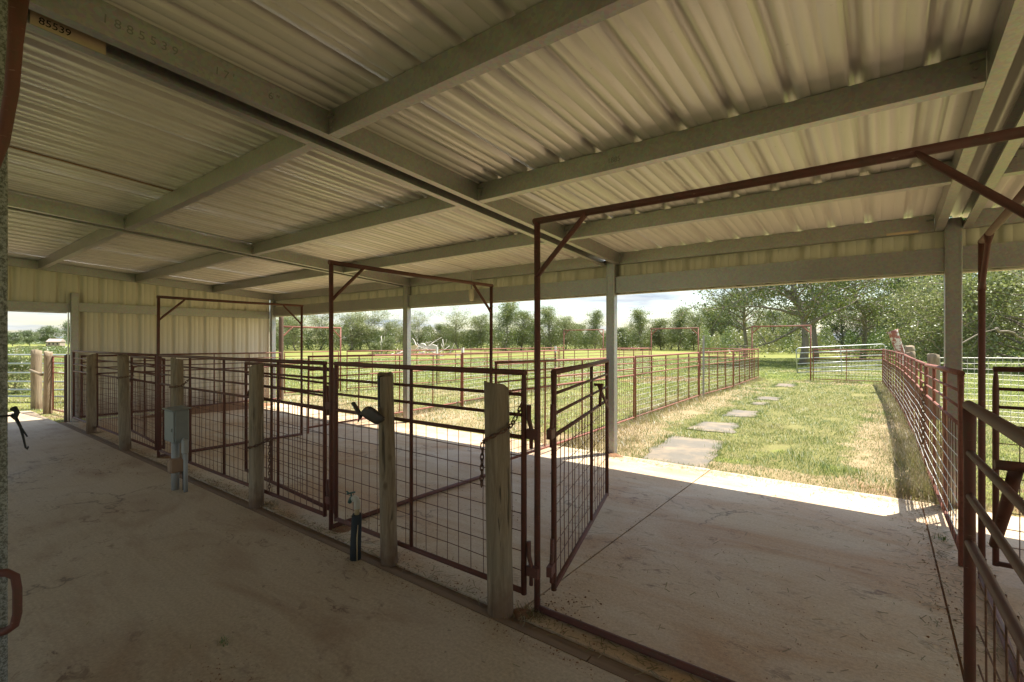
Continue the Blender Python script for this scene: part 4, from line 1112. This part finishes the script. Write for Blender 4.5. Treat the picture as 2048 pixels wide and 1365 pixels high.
thicket('thicket', 1400, 2100, 60, 84, 70000, 3.2, 'leaf_brush', 0.28, 'tangled undergrowth behind the alley and the right fence', seed=2)
thicket('thicket', 1690, 2100, 40, 56, 26000, 2.0, 'leaf_dark', 0.2, 'dark undergrowth at the foot of the right hand trees', seed=3)
thicket('thicket', -120, 160, 60, 120, 26000, 0.55, 'leaf_brush', 0.30, 'rough tall weeds in the field beyond the left doorway', seed=4)
for i, (px, d, h, lab) in enumerate([(-30, 190, 6, 'far tree at the left edge beyond the doorway'), (25, 190, 5, 'far pale tree beside the near left column'), (60, 210, 6, 'far tree in the middle of the doorway'), (92, 190, 7, 'round far tree left of the small house'),
                               (150, 170, 8, 'far tree right of the small house')]):
    x, y = at(BR(px), d); tree('f1', x, y, h / 9, i * 2.1, lab, 'far trees beyond the doorway')
thicket('far_wood', -300, 700, 300, 420, 40000, 4.5, 'leaf_far', 1.3, 'distant wood along the horizon', seed=5)
thicket('far_wood', 900, 2200, 300, 420, 50000, 7.0, 'leaf_far', 1.3, 'distant wood behind the hedgerow', seed=6)
# weeds: bush by brush pile, bush by the left gate
tree('b5', *at(BR(775), 58), 0.55, 0.4, 'green bush at the left of the brush pile', 'bushes in the pasture', 'bush', 'bush')
tree('b5', *at(BR(750), 60), 0.38, 1.4, 'small green bush farther left of the brush pile', 'bushes in the pasture', 'bush', 'bush')
tree('b5', *at(BR(895), 60), 0.35, 2.4, 'small weedy bush at the right end of the brush pile', 'bushes in the pasture', 'bush', 'bush')
tree('b5', *at(BR(32), 14.6), 0.30, 0.4, 'leafy weed behind the tube gate in the left doorway', 'bushes in the pasture', 'bush', 'bush')

# brush pile
bx, by = at(BR(845), 56)
bp = thing('brush_pile', 'heap of bleached dead branches and stump slabs in the pasture', 'brush pile', (bx, by, G))
rv = Vector((C_, S_, 0)); fv = Vector((-S_, C_, 0))
for i in range(70):
    mb = MB(); a = random.gauss(0, 1.5); b = random.gauss(0, 0.8); zz = random.uniform(0.1, 1.3) * max(0.15, 1 - abs(a) / 3.8)
    L = random.uniform(0.7, 2.2); th = random.uniform(-0.5, 0.9); ph = random.uniform(0, 6.28)
    d = rv * math.cos(ph) * math.cos(th) + fv * math.sin(ph) * math.cos(th) + Vector((0, 0, math.sin(th)))
    p = rv * a + fv * b + Vector((0, 0, zz)); r_ = random.uniform(0.03, 0.10)
    pts = [p]
    for k in range(3): d = (d + Vector((random.gauss(0, .25), random.gauss(0, .25), random.gauss(0, .25)))).normalized(); pts.append(pts[-1] + d * L / 3)
    for q in pts: q.z = max(q.z, 0.03)
    mb.path(pts, [r_, r_ * .8, r_ * .55, r_ * .25], 6); mb.obj('branch', 'bleached_wood', bp)
for (a, z, sx, sz, ang, m) in ((-1.0, 0.65, 1.3, 1.3, 40, 'cut_wood'), (-2.3, 0.35, 1.3, 0.7, 20, 'cut_wood'), (1.2, 0.85, 1.4, 0.8, 10, 'bleached_wood'), (0.2, 1.2, 0.8, 0.5, -15, 'bleached_wood')):
    mb = MB(); V = []; n = 9
    for lv in (-1, 1):
        for j in range(n):
            q = 2 * math.pi * j / n; rr = 1 + 0.3 * noise.noise(Vector((j * 1.7, a, lv)))
            V.append(rv * (a + 0.5 * sx * rr * math.cos(q)) + fv * (-0.9 + lv * 0.18) + Vector((0, 0, max(0.02, z + 0.5 * sz * rr * math.sin(q + R(ang))))))
    mb.add(V, [tuple(range(n)), tuple(range(2 * n - 1, n - 1, -1))] + [(j, (j + 1) % n, n + (j + 1) % n, n + j) for j in range(n)], False)
    mb.obj('stump_slab', m, bp)
for px, h in ((886, 1.9), (763, 2.3)):
    x, y = at(BR(px), 57); mb = MB()
    mb.path([(0, 0, 0), (0.05, 0, h * .6), (-0.06, 0, h)], [0.09, 0.07, 0.04], 7); mb.path([(0.04, 0, h * .5), (0.4, 0.1, h * .8), (0.6, 0, h)], [0.05, 0.04, 0.02], 6); mb.path([(0.03, 0, h * .4), (-0.4, 0.1, h * .7)], [0.05, 0.02], 6)
    s_ = tag(mb.obj('dead_snag', 'bleached_wood'), 'bleached snag standing %s the brush pile' % ('right of' if px > 800 else 'left of'), 'snag', 'bleached snags'); s_.location = (x, y, G)

# small house far beyond the doorway
hx, hy = at(BR(112), 185)
ho = thing('farmhouse', 'small pale farmhouse far off through the left doorway', 'house', (hx, hy, G), R(50)); ho.scale = (0.6, 0.6, 0.7)
mb = MB(); mb.box((0, 0, 1.3), (7, 5, 2.6)); mb.obj('wall', 'house_wall', ho)
mb = MB(); mb.prism([(-2.9, 2.5), (2.9, 2.5), (0, 4.1)], lambda u, w, s_: Vector((s_, u, w)), -3.9, 3.9); mb.obj('roof', 'house_roof', ho)
for q in (-2.2, 0, 2.2):
    mb = MB(); mb.box((q, -2.52, 1.4), (0.9, 0.06, 1.0)); mb.obj('window', 'window_dark', ho)

# ================================================================== grass and litter
def slab_free(x, y):
    ins = (y < 6.0) & (x > -12.6)
    ins |= (x > -14.9) & (y < 2.05)
    return ~ins
def in_mat(x, y):
    r_ = np.zeros(len(x), bool)
    for pts, _ in MATQ:
        c = np.ones(len(x), bool); n = len(pts)
        cx = sum(p[0] for p in pts) / n; cy = sum(p[1] for p in pts) / n
        for i in range(n):
            ax, ay = pts[i]; bx2, by2 = pts[(i + 1) % n]
            ax, ay, bx2, by2 = (cx + (ax - cx) * .9, cy + (ay - cy) * .92, cx + (bx2 - cx) * .9, cy + (by2 - cy) * .92)
            c &= ((bx2 - ax) * (y - ay) - (by2 - ay) * (x - ax)) > 0
        r_ |= c
    return r_
def vnoise(x, y, f, seed=0):
    out = np.zeros(len(x)); rng = np.random.default_rng(seed)
    for k in range(6):
        a, b, c = rng.uniform(-1, 1, 3); out += np.sin((x * math.cos(k * 1.1 + a) + y * math.sin(k * 1.1 + a)) * f * (0.7 + 0.5 * k * 0.6) + c * 9 + 1.3 * np.sin((y * .7 - x * .4) * f * .6 + k))
    return out / 6
FENCES = [((-3.7, 6), (-4.0, 13.6)), ((-4.0, 13.6), (-4.1, 22.5)), ((0.43, 6), (0.3, 15)), ((0.3, 15), (0.02, 22.6)), ((-8, 6), (-8.9, 14.3)), ((-2.3, 22.6), (0.05, 22.6))]
def fdist(x, y):
    best = np.full(len(x), 99.0)
    for (ax, ay), (bx2, by2) in FENCES:
        L2 = (bx2 - ax) ** 2 + (by2 - ay) ** 2
        u = np.clip(((x - ax) * (bx2 - ax) + (y - ay) * (by2 - ay)) / L2, 0, 1)
        best = np.minimum(best, np.hypot(x - ax - u * (bx2 - ax), y - ay - u * (by2 - ay)))
    return best
def grass(n, d0, d1, seed, name, label):
    rng = np.random.default_rng(seed)
    d = rng.uniform(d0 ** 0.6, d1 ** 0.6, n) ** (1 / 0.6); b = rng.uniform(-1.12, 1.14, n); s_ = b * d
    x = -S_ * d + C_ * s_; y = C_ * d + S_ * s_
    fd = fdist(x, y)
    bare = (vnoise(x, y, 2.3, 5) + 0.6 * vnoise(x, y, 6.0, 6)) > rng.uniform(0.35, 0.75, len(x))
    keep = slab_free(x, y) & ~in_mat(x, y) & ~bare
    x, y, d, fd = x[keep], y[keep], d[keep], fd[keep]
    edge = np.exp(-np.maximum(0, y - 6.0) / 0.45)
    dry = 0.33 + 0.34 * vnoise(x, y, 1.1, 1) + 0.30 * vnoise(x, y, 3.4, 2) + 0.55 * np.exp(-(fd / 0.42) ** 2) + 0.35 * edge
    dry -= 0.12 * (d > 14)
    n = len(x)
    tall = np.exp(-(fd / 0.22) ** 2)
    h = (0.022 + 0.030 * rng.uniform(0, 1, n)) * (1 + 2.2 * tall * rng.uniform(0, 1, n)) * (1 + 0.012 * d)
    h = h * (0.75 + 0.9 * np.clip(vnoise(x, y, 4.0, 7) + 0.2, 0, 1))
    w = 0.0017 * (1 + d / 9) * rng.uniform(0.7, 1.3, n)
    az = rng.uniform(0, 6.28, n); ln = h * rng.uniform(0.2, 1.3, n)
    dx, dy = np.cos(az), np.sin(az); pz = np.full(n, G - 0.004)
    A = np.stack([x - dy * w, y + dx * w, pz], 1); B = np.stack([x + dy * w, y - dx * w, pz], 1)
    Cc = np.stack([x + dx * ln, y + dy * ln, pz + h], 1)
    V = np.stack([A, B, Cc], 1).reshape(-1, 3); F = np.arange(3 * n).reshape(n, 3)
    rnd = np.repeat(np.clip(dry + rng.normal(0, 0.17, n), 0, 1), 3)
    me = np_mesh(name, V, F, rnd); return stuff(link(name, me, 'grass_blade'), label, 'grass')
grass(820000, 4.3, 46, 31, 'mown_grass', 'patchy mown grass, green and straw coloured, over the yard')

def litter(name, n, zone, mat, label, zf=0.003, lmin=0.02, lmax=0.07, seed=0, hgt=0.01):
    rng = np.random.default_rng(seed); P = np.array([zone(rng) for _ in range(n)]); az = rng.uniform(0, 6.28, n)
    ln = rng.uniform(lmin, lmax, n); w = rng.uniform(0.0012, 0.003, n); dx, dy = np.cos(az), np.sin(az)
    z0 = zf + rng.uniform(0, hgt, n); z1 = zf + rng.uniform(0, hgt, n)
    A = np.stack([P[:, 0] - dy * w, P[:, 1] + dx * w, z0], 1); B = np.stack([P[:, 0] + dy * w, P[:, 1] - dx * w, z0 + 0.001], 1)
    D = np.stack([P[:, 0] + dx * ln + dy * w, P[:, 1] + dy * ln - dx * w, z1 + 0.001], 1); E_ = np.stack([P[:, 0] + dx * ln - dy * w, P[:, 1] + dy * ln + dx * w, z1], 1)
    V = np.stack([A, B, D, E_], 1).reshape(-1, 3); F = np.arange(4 * n).reshape(n, 4)
    me = np_mesh(name, V, F, np.repeat(rng.uniform(0.6, 1, n), 4)); return stuff(link(name, me, mat), label, 'straw')
def z_strip(r): return (r.uniform(-12, 1.5), 2.09 + abs(r.normal(0, 0.10)))
def z_alley(r): return (r.uniform(-1.5, 0.4), r.uniform(2.3, 5.9))
def z_edge(r): return (r.uniform(-3.4, 0.6), 5.9 - abs(r.normal(0, 0.10)))
def z_right(r): return (0.38 + r.normal(0, 0.14), r.uniform(3.0, 6.0))
def z_floor(r): return (r.uniform(-6, 0.5), r.uniform(0.6, 2.0))
litter('loose_straw', 1500, z_strip, 'grass_blade', 'bits of straw caught along the wooden expansion strip', seed=1)
litter('loose_straw', 200, z_alley, 'grass_blade', 'scattered straw on the shaded alley slab', seed=2)
litter('loose_straw', 900, z_edge, 'grass_blade', 'straw drifted along the sunlit slab edge', seed=3)
litter('loose_straw', 700, z_right, 'grass_blade', 'straw gathered under the right fence', seed=4)
litter('loose_straw', 60, z_floor, 'grass_blade', 'few dry stems on the aisle floor', seed=5, lmin=0.02, lmax=0.06)
def crumbs(name, zones, label, seed=0):
    rng = np.random.default_rng(seed); V = []; F = []; tet = np.array([(1, 0, 0), (-.5, .87, 0), (-.5, -.87, 0), (0.1, 0.1, 0.8)])
    for (cx, cy, sx, sy, n, r0, r1) in zones:
        for k in range(n):
            r_ = rng.uniform(r0, r1) * rng.uniform(0.4, 1); a = rng.uniform(0, 6.28); ca, sa = math.cos(a), math.sin(a)
            x = cx + rng.normal(0, sx); y = cy + rng.normal(0, sy); o = len(V)
            for q in tet:
                q = q * (1 + rng.uniform(-.35, .35)); V.append((x + r_ * (q[0] * ca - q[1] * sa), y + r_ * (q[0] * sa + q[1] * ca), 0.0005 + r_ * q[2]))
            F += [(o, o + 1, o + 3), (o + 1, o + 2, o + 3), (o + 2, o, o + 3)]
    return stuff(link(name, np_mesh(name, V, F), 'dry_soil'), label, 'dirt')
crumbs('dirt_crumbs', [(-0.6, 3.0, 0.25, 0.2, 90, .002, .006), (-0.2, 2.7, 0.35, 0.25, 100, .002, .006), (-0.9, 3.6, 0.3, 0.15, 60, .002, .006), (0.28, 3.6, 0.05, 0.9, 240, .003, .010), (-1.45, 2.35, 0.12, 0.1, 90, .004, .010),
    (-2.5, 2.3, 0.5, 0.08, 160, .003, .009), (-1.0, 2.0, 0.6, 0.04, 160, .003, .008), (-3.2, 1.97, 0.9, 0.04, 200, .003, .008), (-4.0, 2.16, 2.5, 0.04, 900, .003, .010), (-2.0, 2.0, 1.2, 0.05, 500, .002, .007), (-0.5, 4.6, 0.5, 0.4, 60, .002, .005), (-1.4, 0.95, 0.5, 0.25, 60, .002, .005),
    (-2.35, 0.75, 0.10, 0.16, 110, .003, .008), (-2.2, 0.95, 0.3, 0.15, 60, .002, .006), (-6.0, 2.3, 2.0, 0.12, 300, .004, .011), (-3.3, 3.4, 0.6, 0.6, 160, .004, .010), (-7.6, 1.6, 0.5, 0.2, 90, .004, .012), (-1.6, 4.0, 0.03, 0.9, 160, .003, .007), (0.15, 5.6, 0.25, 0.2, 180, .003, .009)],
    'crumbs of dried mud scattered on the concrete', seed=12)
def tufts(name, spots, label, n=60, h=0.16, seed=0, spread=0.10, dry=0.8):
    rng = np.random.default_rng(seed); Vs = []; rn = []
    for (x, y, sc, z) in spots:
        px_ = x + rng.normal(0, spread, n); py_ = y + rng.normal(0, spread, n); hh = h * sc * rng.uniform(0.4, 1.2, n); az = rng.uniform(0, 6.28, n); w = rng.uniform(0.0015, 0.004, n)
        ln = hh * rng.uniform(0.2, 1.2, n); dx, dy = np.cos(az), np.sin(az)
        A = np.stack([px_ - dy * w, py_ + dx * w, np.full(n, z)], 1); B = np.stack([px_ + dy * w, py_ - dx * w, np.full(n, z)], 1); D = np.stack([px_ + dx * ln, py_ + dy * ln, z + hh], 1)
        Vs.append(np.stack([A, B, D], 1).reshape(-1, 3)); rn.append(np.repeat(np.clip(rng.normal(dry, 0.14, n), 0, 1), 3))
    V = np.concatenate(Vs); F = np.arange(len(V)).reshape(-1, 3)
    return stuff(link(name, np_mesh(name, V, F, np.concatenate(rn)), 'grass_blade'), label, 'grass')
sp_ = []
for (ax, ay), (bx2, by2) in FENCES:
    L = math.hypot(bx2 - ax, by2 - ay)
    for k in range(int(L * 5)):
        u = random.random(); sp_.append((ax + (bx2 - ax) * u + random.gauss(0, .09), ay + (by2 - ay) * u + random.gauss(0, .09), random.uniform(0.5, 1.5), G - 0.005))
for k in range(60): sp_.append((0.42 + random.gauss(0, 0.12), random.uniform(6.05, 10), random.uniform(0.7, 1.7), G - 0.005))
for k in range(30): sp_.append((random.uniform(-3.6, -2.9), random.uniform(6.0, 7.8), random.uniform(0.3, 0.9), G - 0.005))
for k in range(24): sp_.append((random.uniform(-12.6, -8.0), random.uniform(6.0, 6.5), random.uniform(0.4, 1.1), G - 0.005))
fr_ = []
for pts, _ in MATQ:
    n_ = len(pts)
    for i in range(n_):
        ax, ay = pts[i]; bx2, by2 = pts[(i + 1) % n_]; L = math.hypot(bx2 - ax, by2 - ay)
        if by2 < 6.2 and ay < 6.2: continue
        for k in range(int(L * 11)):
            u = random.random(); fr_.append((ax + (bx2 - ax) * u + random.gauss(0, .03), ay + (by2 - ay) * u + random.gauss(0, .03), random.uniform(0.25, 0.8), G - 0.004))
tufts('mat_edge_grass', fr_, 'grass creeping over the edges of the rubber mats', n=30, h=0.10, seed=18, spread=0.05, dry=0.38)
tufts('dry_grass', sp_, 'long dead grass standing along the fence lines', n=55, seed=8)

def mound(name, x, y, rx, ry, h, label, mat='dry_soil', seed=0, z=0.0):
    V = []; F = []; nr, na = 7, 22
    for i in range(nr + 1):
        u = i / nr
        for j in range(na):
            a = 2 * math.pi * j / na; e = 1 + 0.3 * noise.noise(Vector((math.cos(a) * 1.5 + seed, math.sin(a) * 1.5, seed)))
            hh = h * (1 - u ** 1.6) * (0.8 + 0.5 * noise.noise(Vector((u * 5 * math.cos(a), u * 5 * math.sin(a), seed + 2)))) - 0.004 * (u > 0.99)
            V.append((x + rx * u * e * math.cos(a), y + ry * u * e * math.sin(a), z + hh))
    for i in range(nr):
        for j in range(na): F.append((i * na + j, (i + 1) * na + j, (i + 1) * na + (j + 1) % na, i * na + (j + 1) % na))
    mb = MB(); mb.add(V, F, True); return stuff(mb.obj(name, mat), label, 'dirt')
mound('dirt_drift', -1.58, 2.16, 0.07, 0.05, 0.022, 'clod of dirt and hair at the foot of the thick chained post', seed=1)
mound('dirt_drift', -2.82, 5.90, 0.12, 0.09, 0.035, 'dark clod at the foot of the second steel column', seed=2)
mound('dirt_drift', -11.75, 4.6, 0.45, 1.35, 0.13, 'reddish dirt and straw heaped along the end wall', seed=3)
mound('dirt_drift', -3.46, 2.26, 0.13, 0.07, 0.014, 'dirt packed round the middle frame post', seed=4)
mound('dirt_drift', -7.42, 2.28, 0.13, 0.07, 0.014, 'dirt packed round the pipe frame near the end wall', seed=5)
tufts('tangled_hay', [(-1.56, 2.17, 0.6, 0.0), (-1.50, 2.2, 0.5, 0.0), (-2.82, 5.9, 0.6, 0.0), (-3.48, 2.27, 0.5, 0.0), (-7.45, 2.28, 0.5, 0.0), (-4.5, 2.2, 0.4, 0.0), (-10.35, 2.2, 0.5, 0.0)], 'matted hay and hair caught at post feet', n=90, h=0.06, seed=19, spread=0.05, dry=0.85)
tufts('green_weed', [(-2.62, 1.05, 0.35, 0.0), (0.36, 4.9, 0.9, 0.0)], 'little green weed sprigs lying on the concrete', n=26, h=0.05, seed=9, spread=0.018, dry=0.15)
